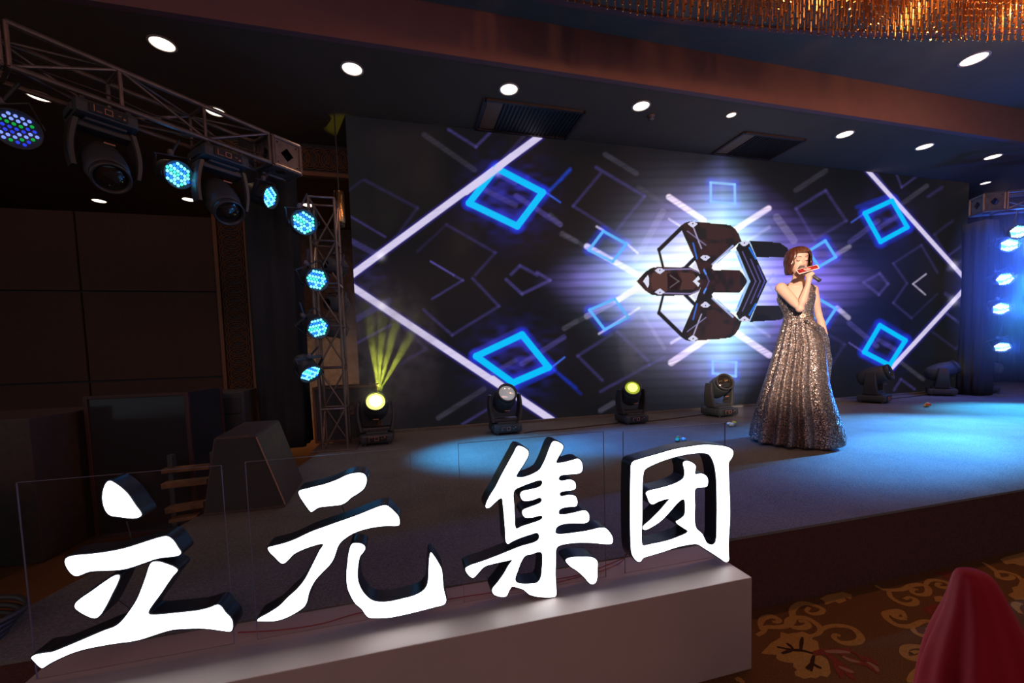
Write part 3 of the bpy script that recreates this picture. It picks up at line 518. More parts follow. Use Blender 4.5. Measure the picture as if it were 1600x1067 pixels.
# ================================================================== CARPET ORNAMENT (woven motifs, flat)
m_gold = mat('carpet_gold', (.42, .21, .065), .95, noise=.25, nscale=260, bump=.5, bscale=500, spec=.05)
m_crim = mat('carpet_crimson', (.24, .045, .028), .95, noise=.25, nscale=260, bump=.5, bscale=500, spec=.05)
m_dark = mat('carpet_dark', (.05, .02, .012), .95, noise=.25, nscale=260, spec=.05)
C7 = lambda t: crop(3.3667, 1150, 750, t)
def motif_poly(txt, m, z, sub=2):
    P = [onz(a, b, 0) for a, b in C7(txt)]; L = smoothpoly([(p[0], p[1]) for p in P], sub) if sub > 1 else [(p[0], p[1]) for p in P]
    me = curve_solid([L], .0012); me.transform(Matrix.Translation((0, 0, z))); link('woven_motif', me, m, floor)
def motif_line(txt, w0, m=m_gold, z=.0004, w1=None):
    P = [onz(a, b, 0) for a, b in C7(txt)]; pts = [Vector(p[:2]) for p in P]; out = []
    n = len(pts)
    for i in range(n-1):
        a, b, c, d = pts[max(0, i-1)], pts[i], pts[i+1], pts[min(n-1, i+2)]
        for k in range(5):
            t = k/5; out.append(.5*((2*b)+(c-a)*t+(2*a-5*b+4*c-d)*t*t+(3*b-a-3*c+d)*t**3))
    out.append(pts[-1]); L = []; Rr = []
    for i, p in enumerate(out):
        tt = (out[min(i+1, len(out)-1)]-out[max(i-1, 0)]).normalized(); nn = Vector((-tt.y, tt.x)); f = i/(len(out)-1)
        ww = w0*(1-f)+(w1 if w1 else w0)*f; ww *= .65+.5*math.sin(pi*min(1, f*1.1)); L.append(p+nn*ww/2); Rr.append(p-nn*ww/2)
    bm = BM(); A = [bm.verts.new((p.x, p.y, z+.0012+2e-5*i_)) for i_, p in enumerate(L)]; B_ = [bm.verts.new((p.x, p.y, z+.0012+2e-5*i_)) for i_, p in enumerate(Rr)]; A2 = [bm.verts.new((p.x, p.y, 0)) for p in L]; B2 = [bm.verts.new((p.x, p.y, 0)) for p in Rr]
    for i in range(len(A)-1):
        bm.faces.new((A[i], B_[i], B_[i+1], A[i+1])); bm.faces.new((A2[i], A[i], A[i+1], A2[i+1])); bm.faces.new((B_[i], B2[i], B2[i+1], B_[i+1]))
    bm.faces.new((A2[0], B2[0], B_[0], A[0])); obj('woven_motif', bm, m, floor)
motif_poly('132 912 165 880 180 862 215 842 232 830 235 800 275 812 300 805 320 806 350 798 385 812 405 825 400 838 430 850 435 875 440 900 415 915 448 925 480 945 492 975 498 1015 480 1040 445 1030 420 1045 390 1040 360 1048 330 1035 312 1030 308 1010 322 1000 300 985 302 965 262 960 225 950 210 938 215 922 160 918', m_gold, .0006, 1)
for t in ('405 915 350 900 290 895 215 880', '340 895 345 855 350 830', '300 895 270 905 240 915', '410 925 400 965 395 1010', '405 960 380 990 370 995', '400 965 430 985 450 990', '300 890 280 870 265 862'): motif_line(t, .012, m_dark, .0018)
for t in ('110 818 145 798 160 775 215 775 265 768 295 745 300 720 295 690 320 660 360 648 410 660 455 680 445 700 400 706 370 690 385 672',
          '135 790 128 755 145 728 185 718 225 735 215 748 190 745', '265 770 270 740 310 725 370 728 420 755 445 785 430 810 395 822', '270 755 300 775 350 778 380 765 365 745 330 745',
          '445 790 490 770 560 768 620 785 655 825 645 850 600 860 550 855 515 830 525 815 550 822'): motif_line(t, .024)
for t in ('735 555 770 575 830 580 880 575 925 555 980 552 1010 570 1005 600 960 605 925 590 935 575 960 580', '805 575 810 610 850 640 900 655 940 650 945 630 915 618 885 628', '995 555 1015 530 1060 528 1110 540 1135 562 1100 568 1060 560 1065 545 1085 548',
          '1300 435 1340 460 1370 480 1420 485 1480 505 1510 540', '1370 485 1385 515 1430 520 1455 510 1440 498', '895 730 860 728 830 715 850 700 880 705',
          '890 725 870 690 830 690 785 705 800 735 850 765 920 770 980 745 1030 745 1060 765', '925 770 945 805 1000 825 1055 830 1075 800 1040 782 1005 790', '1025 915 1000 885 940 875 890 885 885 920 920 940 965 935 985 915 950 905 925 912',
          '1510 655 1480 650 1470 670 1500 705', '0 1040 25 1060 20 1067'): motif_line(t, .024)
motif_poly('440 625 480 605 520 598 560 590 610 605 605 628 570 618 580 635 545 650 520 640 490 650 470 657 465 640', m_gold, .0006, 1)
motif_poly('1388 418 1420 405 1460 395 1514 380 1560 380 1560 450 1500 452 1460 440 1420 445', m_gold, .0006, 1)
motif_poly('895 1050 910 1020 930 1000 970 975 1010 970 1010 1067 900 1067', m_gold, .0006, 1)
motif_poly('1430 605 1460 590 1450 565 1480 560 1500 520 1560 510 1560 640 1500 630 1470 632', m_gold, .0006, 1)
motif_poly('1040 615 1080 610 1110 625 1120 650 1070 640 1050 640', m_gold, .0006, 1)
for t in ('405 918 455 905 520 900 600 900 660 935', '480 915 520 950 570 985 625 1020', '560 925 560 900 600 885', '600 935 640 960 680 970 760 1025', '520 950 540 1000 560 1050', '650 940 700 945 750 975', '575 985 600 1030 630 1055', '1000 690 1040 670 1090 655', '1010 700 1050 690 1100 690', '1030 725 1060 715 1100 710', '1070 750 1090 735 1110 720', '1050 490 1100 495 1160 520', '1085 500 1120 485 1150 490', '1100 510 1120 520'):
    motif_line(t, .03, m_crim, .0008, .014)
for t in ('470 905 540 905 600 910', '560 930 600 950 650 960', '540 985 590 1005 620 1015', '690 960 730 985 745 1010'): motif_line(t, .016, mat('carpet_pale', (.3, .14, .08), .95, spec=.05), .002)

# ================================================================== CEILING FIXTURES
dl = empty('downlight', (0, 0, 0))
bm = BM(); lathe(bm, [(.118, 0), (.122, -.006), (.104, -.009), (.1, -.002)], 32); obj('trim_ring', bm, m_trim, dl)
bm = BM(); lathe(bm, [(.001, -.004), (.1, -.004), (.1, -.001), (.001, -.001)], 32); obj('lamp', bm, m_lamp, dl)
spots = [((-1.85, 4.18), 'near left end of the front ceiling row'), ((-.36, 4.17), 'second from the left in the front ceiling row'), ((1.13, 4.16), 'third from the left in the front ceiling row, beside a vent'), ((2.62, 4.14), 'fourth from the left in the front ceiling row'),
         ((5.55, 4.15), 'right of the second vent in the front ceiling row'), ((7.02, 4.18), 'second from the right in the front ceiling row'), ((8.45, 4.2), 'far right end of the front ceiling row'),
         ((-3.37, 5.2), 'seen under the left end of the truss'), ((-1.84, 5.15), 'seen just above the left truss'), ((-4.67, 8.2), 'in the rear ceiling over the panelled partition'), ((-3.3, 7.9), 'in the rear ceiling above the lattice pilaster'), ((-1.51, 7.85), 'in the rear ceiling left of the screen'), ((9.7, 4.9), 'above the right corner of the screen')]
for i, ((x, y), lab) in enumerate(spots):
    o = dl if i == 0 else copy_tree(dl); o.location = (x, y, ZC-.0005); tag(o, 'round warm recessed downlight '+lab, 'ceiling light', 'recessed downlights')
    o.scale = (.84, .84, 1)
    if i == 12: o.scale = (.6, .6, 1)
    light('downlight_beam', 'SPOT', (x, y, ZC-.03), (x, y, 0), 26 if y < 5 else (8 if i != 11 else 330), WARM, spot_size=math.radians(80), spot_blend=1, shadow_soft_size=.09)
o = copy_tree(dl); o.location = (6.21, 3.27, ZU-.0005); o.scale = (1.05, 1.05, 1); tag(o, 'round warm downlight in the raised ceiling right below the chandelier', 'ceiling light', 'recessed downlights')
o = copy_tree(dl); o.location = (3.75, 4.08, ZC-.0005); o.scale = (.47, .47, 1); tag(o, 'small round downlight between the two ceiling vents', 'ceiling light', 'recessed downlights')
bm = BM(); lathe(bm, [(.045, 0), (.045, -.01), (.02, -.02), (.018, -.035), (.035, -.04), (.035, -.044), (.001, -.044)], 16, (2.84, 4.29, ZC)); tag(obj('sprinkler', bm, m_steel, smooth=True), 'small round sprinkler head on the ceiling behind a downlight', 'sprinkler')
def vent(x0, x1, y0, y1, lab):
    r = empty('ceiling_vent', ((x0+x1)/2, (y0+y1)/2, ZC)); tag(r, lab, 'vent', 'ceiling vents'); W = x1-x0; D = y1-y0
    bm = BM(); box(bm, (0, 0, -.002), (W, D, .003)); obj('backing', bm, m_black, r)
    bm = BM()
    for s in (-1, 1): box(bm, (s*W/2, 0, -.012), (.03, D+.03, .022)); box(bm, (0, s*D/2, -.012), (W, .03, .022))
    obj('frame', bm, m_case, r)
    bm = BM(); n = int(W/.045); box(bm, (0, 0, -.011), (.035, .02, .018)); me = bpy.data.meshes.new('slat'); 
    bm.free(); bm = BM(); box(bm, (0, 0, 0), (.006, D-.03, .02), Matrix.Rotation(.5, 3, 'Y')); bm.to_mesh(me); bm.free(); me.materials.append(m_case)
    for k in range(1, n):
        if k in (0, 1, 2, 3, 4): continue
        s = bpy.data.objects.new('slat', me); COL.objects.link(s); s.parent = r; s.location = (-W/2+k*W/n, 0, -.013)
    bm = BM(); box(bm, (-W/2+.12, 0, -.006), (.17, D-.06, .006)); obj('blank_plate', bm, m_lattice, r)
vent(.92, 2.05, 4.36, 4.93, 'dark slatted ceiling vent over the left part of the screen')
vent(4.2, 5.15, 4.36, 4.9, 'dark slatted ceiling vent over the middle of the screen')

# raised ceiling: curved trim and chandelier of copper rods
def circ(p1, p2, p3):
    ax, ay = p1; bx, by = p2; cx, cy = p3; d = 2*(ax*(by-cy)+bx*(cy-ay)+cx*(ay-by))
    ux = ((ax*ax+ay*ay)*(by-cy)+(bx*bx+by*by)*(cy-ay)+(cx*cx+cy*cy)*(ay-by))/d; uy = ((ax*ax+ay*ay)*(cx-bx)+(bx*bx+by*by)*(ax-cx)+(cx*cx+cy*cy)*(bx-ax))/d
    return ux, uy, math.hypot(ax-ux, ay-uy)
ux, uy, ur = circ((1.6, 3.55), (3.9, 3.36), (6.1, 2.87))
bm = BM(); prev = None
for k in range(61):
    a = math.atan2(3.7-uy, -1.5-ux)*(1-k/60)+math.atan2(2.3-uy, 7.8-ux)*k/60; cur = [bm.verts.new((ux+(ur+d)*math.cos(a), uy+(ur+d)*math.sin(a), z)) for d, z in ((-.03, ZU), (-.03, ZU-.02), (.03, ZU-.02), (.03, ZU))]
    if prev:
        for j in range(3): bm.faces.new((prev[j], prev[j+1], cur[j+1], cur[j]))
    prev = cur
struct('trim_2', bm, m_beam)
ch = empty('chandelier', (3.6, 2.5, ZU)); tag(ch, 'wide chandelier of hanging copper rods with glinting tips at the top right', 'chandelier')
m_rod = mat('copper_rod', (.75, .36, .14), .38, .9); m_tip = mat('copper_tip', (1, .6, .3), .15, 1, emis=(1, .45, .15), estr=.0)
cx_, cy_, cr_ = circ((1.45, 3.03), (3.62, 2.87), (5.46, 2.54))
bm = BM(); tube(bm, [(0, 0, 0), (0, 0, -.43)], .006, 5); 
for k in range(8): lathe(bm, [(.004, .006), (.0095, 0), (.004, -.006)], 5, (0, 0, -.03-.05*k))
rod_me = bpy.data.meshes.new('rod'); bm.to_mesh(rod_me); bm.free(); rod_me.materials.append(m_rod)
bm = BM(); lathe(bm, [(.003, .014), (.011, .004), (.011, -.004), (.003, -.012)], 6); tip_v = [v.co.copy() for v in bm.verts]; tip_f = [[v.index for v in f.verts] for f in bm.faces]; bm.faces.ensure_lookup_table(); bm.verts.index_update(); tip_f = [[v.index for v in f.verts] for f in bm.faces]; bm.free()
rod_f = [list(p.vertices) for p in rod_me.polygons]; rod_v = [v.co.copy() for v in rod_me.vertices]
def rodmesh(name, places, parent):
    V = []; Fc = []; MI = []
    for (x, y, z) in places:
        b0 = len(V); V += [(v.x+x, v.y+y, v.z+z) for v in rod_v]; Fc += [[i+b0 for i in f] for f in rod_f]; MI += [0]*len(rod_f)
        b0 = len(V); V += [(v.x+x, v.y+y, v.z+z-.435) for v in tip_v]; Fc += [[i+b0 for i in f] for f in tip_f]; MI += [1]*len(tip_f)
    me = bpy.data.meshes.new(name); me.from_pydata(V, [], Fc); me.materials.append(m_rod); me.materials.append(m_tip); me.polygons.foreach_set('material_index', MI); me.update(); return me
one = rodmesh('copper_rod', [(0, 0, 0)], ch); rest = []; cnt = 0
for row in range(16):
    st = .066 if row else .066
    n = int(7.2/st)
    for k in range(n):
        sx = .9+k*st+(row % 2)*st/2+random.uniform(-.006, .006)
        if sx > 6.6: continue
        yy = cy_+math.sqrt(max(0, (cr_-row*.062)**2-(sx-cx_)**2))+random.uniform(-.006, .006)
        dz = random.uniform(-.012, .004)
        loc = (sx-3.6, yy-2.5, dz)
        if cnt < 290 and row < 4 and 1.3 < sx < 6.2: o = bpy.data.objects.new('rod', one); COL.objects.link(o); o.parent = ch; o.location = loc; cnt += 1
        else: rest.append(loc)
o = link('inner_rods', rodmesh('inner_rods', rest, ch), None, ch); o['kind'] = 'stuff'
bm = BM(); prev = None
for k in range(41):
    x = .8+5.9*k/40; y1 = cy_+math.sqrt(cr_**2-(x-cx_)**2)+.03; cur = [bm.verts.new((x-3.6, yy_-2.5, z)) for yy_, z in ((y1, -.0), (y1, -.03), (y1-1.1, -.03), (y1-1.1, 0))]
    if prev:
        for j in range(3): bm.faces.new((prev[j], prev[j+1], cur[j+1], cur[j]))
    prev = cur
obj('canopy_plate', bm, m_case, ch)
for x in (1.8, 3.4, 5.0, 6.2): light('chandelier_bulb', 'POINT', (x, 1.95, 3.75), None, 22, (1, .46, .20), shadow_soft_size=.05)
for x in (2.2, 3.2, 4.2, 5.2, 6.0): light('chandelier_bulb', 'POINT', (x, 2.48, 4.08), None, 4, (1, .62, .25), shadow_soft_size=.03)

# ================================================================== LIGHTING TRUSSES
def tube_part(name, a, b, r, parent, m=m_alu, seg=8):
    bm = BM(); tube(bm, [a, b], r, seg); return obj(name, bm, m, parent, smooth=False)
def truss(root, p0, p1, size, bays, up=(0, 0, 1), cr=.017, br=.009, phase=0, joints=()):
    p0 = Vector(p0); p1 = Vector(p1); t = (p1-p0).normalized(); up = Vector(up); u = t.cross(up).normalized(); v = u.cross(t).normalized(); h = size/2
    cs = [u*(a*h)+v*(b*h) for a, b in ((-1, -1), (1, -1), (1, 1), (-1, 1))]
    for c in cs: tube_part('chord', p0+c, p1+c, cr, root)
    for i in range(bays+1):
        q = p0+(p1-p0)*(i/bays)
        for k in (0, 1, 2, 3): tube_part('strut', q+cs[k], q+cs[(k+1) % 4], br*1.25, root)
        if i < bays:
            q2 = p0+(p1-p0)*((i+1)/bays)
            for k in range(4):
                a, b = (cs[k], cs[(k+1) % 4]) if (i+k+phase) % 2 else (cs[(k+1) % 4], cs[k])
                tube_part('brace', q+a, q2+b, br, root)
def corner_box(root, c, size, R):
    """cube frame with drilled face plates, each with a diamond opening"""
    h = size/2
    for ax in range(3):
        for s in (-1, 1):
            me = curve_solid([[(-h, -h), (h, -h), (h, h), (-h, h)], [(-h*.48, 0), (0, -h*.48), (h*.48, 0), (0, h*.48)]]+[[(a*h*.7+.008*math.cos(t), b*h*.7+.008*math.sin(t)) for t in np.linspace(0, 2*pi, 7)[:-1]] for a in (-1, 1) for b in (-1, 1)], .008)
            Rm = [Matrix.Rotation(pi/2, 4, 'Y'), Matrix.Rotation(pi/2, 4, 'X'), Matrix.Identity(4)][ax]
            off = Vector((0, 0, 0)); off[ax] = s*h
            me.transform(Matrix.Translation(c) @ R.to_4x4() @ Matrix.Translation(off) @ Rm); link('face_plate', me, m_steel, root)
    for a in (-1, 1):
        for b in (-1, 1):
            for A, B in (((-h, a*h, b*h), (h, a*h, b*h)), ((a*h, -h, b*h), (a*h, h, b*h)), ((a*h, b*h, -h), (a*h, b*h, h))):
                tube_part('edge_tube', Vector(c)+R@Vector(A), Vector(c)+R@Vector(B), .016, root)
def relroot(name, loc, lab, cat, group=None):
    r = empty(name, (0, 0, 0)); tag(r, lab, cat, group); return r
ltd = Vector((-1.01, -.96, 0)).normalized(); lc = Vector((-1.0, 4.12, 3.01)); SZ = .235
lt = relroot('lighting_truss', None, 'aluminium box truss coming forward over the left side of the stage', 'truss', 'lighting trusses')
truss(lt, lc+ltd*.15, lc+ltd*1.55, SZ, 3); truss(lt, lc+ltd*1.58, lc+ltd*3.1, SZ, 3)
corner_box(lt, lc, SZ, Matrix.Rotation(math.atan2(ltd.y, ltd.x), 3, 'Z'))
lg = relroot('lighting_tower', None, 'bare aluminium tower truss beside the left edge of the screen', 'truss', 'lighting trusses')
truss(lg, (-.69, 4.28, ZS+.0), (-.69, 4.28, 2.72), .22, 6, up=(0, 1, 0), cr=.012, br=.0085)
bm = BM(); box(bm, (-.69, 4.28, ZS+.006), (.4, .4, .012), bev=.004); obj('base_plate', bm, m_steel, lg)
rc = Vector((8.17, 4.1, 3.16)); rtd = Vector((1, -.55, 0)).normalized()
rtt = relroot('lighting_truss', None, 'aluminium box truss running out of view at the right edge of the stage', 'truss', 'lighting trusses')
truss(rtt, rc+rtd*.15, rc+rtd*1.75, SZ, 3); corner_box(rtt, rc, SZ, Matrix.Rotation(math.atan2(rtd.y, rtd.x), 3, 'Z'))
# black cloth sleeves on the tower legs
def sleeve(cx, cy, z0, z1, w, lab):
    bm = BM(); n = 64; rings = []
    for z in np.linspace(z0, z1, 14):
        ring = []
        for k in range(n):
            a = 2*pi*k/n; sq = max(abs(math.cos(a)), abs(math.sin(a))); r = w/2/sq*.97+.012*math.sin(9*a+z*1.3)+.006*math.sin(17*a-z*2)
            ring.append((cx+r*math.cos(a), cy+r*math.sin(a), z))
        rings.append(ring)
    loft(bm, rings); tag(obj('tower_sleeve', bm, m_blackcloth, smooth=True), lab, 'cloth', 'black tower sleeves')
sl_ = ony(434, 450, 4.62); sleeve(float(sl_[0]), 4.62, ZS+.001, 3.3, .40, 'black cloth sleeve around the left tower under the truss corner')
sleeve(8.68, 4.42, ZS+.001, 3.03, .30, 'black cloth sleeve around the right tower behind the glowing par cans')
# tangled cables under the left truss
CL = ['brown cable looped along the underside of the left truss, highest strand', 'black cable looped along the underside of the left truss, middle strand', 'brown cable sagging lowest under the left truss']
for j in range(3):
    pts = []
    for k in range(14):
        q = lc+ltd*(.15+2.5*k/13); pts.append((q.x+(j-1)*.045+random.uniform(-.015, .015), q.y-(j-1)*.045, 2.925+.012*j+.02*abs(math.sin(k*1.1+j))))
    tag(wire('truss_cable', pts, .006, m_plastic if j % 2 else m_case), CL[j], 'cable', 'cables under the left truss')
# truss clamps + chain motor shapes are hidden in the dark; brass spotlight beside the screen
br = empty('brass_spotlight', (-.66, 4.86, 2.62)); tag(br, 'slim brass cylinder spotlight hanging at the upper left edge of the screen', 'light')
pb = ony(535, 352, 4.8); br.location = (pb[0]-.02, 4.8, pb[2]+.02)
bm = BM(); lathe(bm, [(.052, 0), (.055, .01), (.055, .32), (.05, .335), (.02, .34)], 20); obj('housing', bm, m_brass, br, smooth=True)
bm = BM(); lathe(bm, [(.02, -.04), (.045, -.035), (.048, 0), (.03, .004)], 16); obj('lamp_cap', bm, m_plastic, br, smooth=True)
bm = BM(); tube(bm, [(0, 0, .33), (0, 0, ZC-br.location.z-.001)], .008, 6); obj('stem', bm, m_plastic, br)

# ================================================================== LED PAR CANS
m_l1 = emi('led_blue', (.01, .14, 1), 2.4); m_l2 = emi('led_cyan', (.12, .65, 1), 3.6); m_l3 = emi('led_green', (.05, .8, .45), 2.2)
m_h1 = emi('led_hot_blue', (.10, .45, 1), 5.0); m_h2 = emi('led_hot_white', (.6, .85, 1), 8.0); m_d1 = emi('led_dim_green', (0, .4, .05), .9); m_d2 = emi('led_dim_blue', (.02, .05, .8), 1.0); m_d3 = emi('led_dim_pale', (.2, .3, 1), 1.3)
def par_proto(name, leds, dark=False):
    r = empty(name)
    bm = BM(); lathe(bm, [(.045, -.2), (.07, -.195), (.088, -.15), (.094, -.05), (.1, 0), (.104, .002), (.104, .02), (.098, .02), (.096, 0), (.001, -.004)], 28, cap=False); obj('housing', bm, m_black, r, smooth=True)
    bm = BM()
    for s in (-1, 1): box(bm, (s*.115, 0, -.03), (.006, .03, .1)); box(bm, (s*.115, .06, -.06), (.006, .13, .03), Matrix.Rotation(.25, 3, 'X'))
    box(bm, (0, .125, -.075), (.236, .006, .03)); obj('yoke', bm, m_plastic, r)
    bm = BM(); lathe(bm, [(.02, 0), (.022, .02), (.012, .04)], 10, (0, 0, 0)); 
    for v in bm.verts: v.co = Vector((v.co.x, .128+v.co.z, v.co.y-.075))
    obj('clamp', bm, m_steel, r)
    bm = BM(); R = .0115 if not dark else .009
    s = .0262; mi = []
    for q in range(-3, 4):
        for p in range(-3, 4):
            if abs(q+p) > 3: continue
            x = s*(q+p/2); y = s*p*.866
            n0 = len(bm.faces); a = pi/7; X = x*math.cos(a)-y*math.sin(a); Y = x*math.sin(a)+y*math.cos(a)
            lathe(bm, [(R, .001), (R*.8, .006), (.001, .008)], 8, (X, Y, 0), cap=False); bm.faces.ensure_lookup_table()
            k = leds[(p*2+q*3+12+abs(p)) % len(leds)]
            for f in bm.faces[n0:]: f.material_index = k
    o = obj('led_array', bm, [m_l1, m_l2, m_l3, m_h1, m_h2, m_d1, m_d2, m_d3, m_plastic], r); o['kind'] = 'stuff'
    return r
pA = par_proto('par_can', [1, 1, 0, 1, 2, 1, 0, 1]); pB = par_proto('par_can', [4, 3, 4, 4, 3]); pC = par_proto('par_can', [5, 7, 6, 7, 6], True); pD = par_proto('par_can', [8])
used = set()
def on_truss(px):
    """point on the left truss axis that stands at picture column px"""
    best = min(np.linspace(.0, 3.0, 301), key=lambda t_: abs(projarr(np.array([tuple(lc+ltd*float(t_))]))[0][0]-px)); return lc+ltd*float(best)
def par(proto, px, py, Y, d, lab, roll_=0, sc=1, anchor=None):
    o = proto if id(proto) not in used else copy_tree(proto); used.add(id(proto)); L_ = Vector(ony(px, py, Y)); o.location = L_
    q = Vector(d).normalized().to_track_quat('Z', 'Y') @ Quaternion((0, 0, 1), roll_); o.rotation_mode = 'QUATERNION'; o.rotation_quaternion = q; o.scale = (sc,)*3
    tag(o, lab, 'stage light', 'par cans')
    if anchor is not None:
        a = q.inverted() @ (Vector(anchor)-L_)/sc; s0 = Vector((0, .128, -.075)); bm = BM(); tube(bm, [s0, s0.lerp(a, .5), a], .009, 6); obj('mounting_arm', bm, m_plastic, o)
    return o
def tpar(proto, px, py, *a):
    t_ = on_truss(px); return par(proto, px, py, t_.y, *a, anchor=(t_.x, t_.y, t_.z-.14))
TW = (-.80, 4.17)
tpar(pC, 26, 202, (.55, -.8, -.35), 'par can with dim green and blue lamps hanging at far left', .4, 1.0)
tpar(pA, 278, 273, (.9, -.75, -.45), 'lit par can with blue green lamps under the middle of the left truss', .2, .95)
tpar(pA, 421, 308, (1, -.32, -.35), 'lit par can turned sideways just below the left truss corner', .2, .95)
for px, py, d, lab, rr, sc in ((475, 348, (.35, -.9, -.12), 'brightest par can topping the column on the left tower', .1, 1.0), (495, 437, (.55, -.85, -.3), 'lit par can second from the top on the left tower', .5, .95),
    (497, 512, (.55, -.85, -.4), 'lit par can third from the top on the left tower', .9, .93), (485, 583, (.55, -.6, -.75), 'lowest lit par can on the left tower, tilted down to the stage', .2, .93)):
    p = ony(px, py, 3.83); par(pA, px, py, 3.83, d, lab, rr, sc, (TW[0], TW[1], p[2]+.05))
for px, py, Y, lab in ((531, 418, 4.5, 'black par can seen from behind, upper on the left tower'), (534, 476, 4.52, 'black par can seen from behind, middle of the left tower'), (532, 515, 4.5, 'black par can seen from behind, lower on the left tower')):
    p = ony(px, py, Y); par(pD, px, py, Y, (.6, .75, .0), lab, 0, .9, (-.58, 4.39, p[2]+.05))
for px, py, Y, d, lab, rr, sc in ((1592, 362, 3.8, (-.75, -.6, -.2), 'glowing par can cut by the right picture edge', .3, .95), (1577, 383, 4.0, (-.8, -.7, -.15), 'brightest glowing par can, top of the right tower', .1, 1.0),
    (1570, 436, 4.0, (-.8, -.75, -.2), 'glowing par can second from the top on the right tower', .6, .95), (1564, 482, 4.0, (-.8, -.75, -.3), 'glowing par can third from the top on the right tower', .2, .95),
    (1566, 542, 4.0, (-.75, -.5, -.6), 'lowest glowing par can on the right tower above a moving head', .4, .9)):
    p = ony(px, py, Y); par(pB, px, py, Y, d, lab, rr, sc, (8.53, 4.29, p[2]+.05) if px != 1592 else (rc.x+.35*rtd.x, rc.y+.35*rtd.y, rc.z-.13))
for x, y, e in ((1592, 362, 2.0), (1577, 383, 3.0), (1570, 436, 2.2), (1564, 482, 2.2), (1566, 542, .9)):
    p = ony(x, y, 4.0); light('par_glow', 'POINT', (p[0]-.13, p[1]-.16, p[2]), None, e*9, (.02, .11, 1), shadow_soft_size=.05)
for x, y, e in ((475, 348, 1.2), (495, 437, .5), (497, 512, .5), (485, 583, .3), (278, 273, .4), (421, 308, .4)):
    p = ony(x, y, 3.7); light('par_glow', 'POINT', (p[0]+.05, p[1]-.12, p[2]), None, e, (.03, .3, 1), shadow_soft_size=.05)
# haze hanging around the right tower and over the first moving head
def haze(name, c, s, dens, lab, ns=0):
    m = bpy.data.materials.new('haze'); m.use_nodes = True; nt = m.node_tree; nt.nodes.clear(); o_ = nt.nodes.new('ShaderNodeOutputMaterial'); v = nt.nodes.new('ShaderNodeVolumeScatter'); v.inputs['Density'].default_value = dens; v.inputs['Anisotropy'].default_value = .2
    nt.links.new(v.outputs[0], o_.inputs['Volume']); tc = nt.nodes.new('ShaderNodeTexCoord')
    mp = nt.nodes.new('ShaderNodeVectorMath'); mp.operation = 'MULTIPLY'; mp.inputs[1].default_value = (2/s[0], 2/s[1], 2/s[2]); nt.links.new(tc.outputs['Object'], mp.inputs[0])
    gr = nt.nodes.new('ShaderNodeTexGradient'); gr.gradient_type = 'SPHERICAL'; nt.links.new(mp.outputs[0], gr.inputs[0])
    fd = nt.nodes.new('ShaderNodeMath'); fd.operation = 'MULTIPLY'; nt.links.new(gr.outputs['Fac'], fd.inputs[0]); fd.inputs[1].default_value = dens*2.2; nt.links.new(fd.outputs[0], v.inputs['Density'])
    if ns:
        n = nt.nodes.new('ShaderNodeTexNoise'); n.inputs['Scale'].default_value = ns; n.inputs['Detail'].default_value = 3; nt.links.new(tc.outputs['Object'], n.inputs[0])
        mr = nt.nodes.new('ShaderNodeMapRange'); mr.inputs[1].default_value = .38; mr.inputs[2].default_value = .66; mr.inputs[3].default_value = dens*.5; mr.inputs[4].default_value = dens*3.6; nt.links.new(n.outputs[0], mr.inputs[0]); nt.links.new(mr.outputs[0], fd.inputs[1])
    bm = BM(); r = bmesh.ops.create_icosphere(bm, subdivisions=3, radius=.5)
    for v_ in bm.verts: v_.co = Vector((v_.co.x*s[0], v_.co.y*s[1], v_.co.z*s[2]))
    o = obj(name, bm, m); o.location = c; tag(o, lab, 'haze', kind='stuff'); return o
haze('haze', (8.35, 3.85, 2.0), (2.0, 1.3, 3.4), .22, 'thin blue lit haze around the right lamp tower')

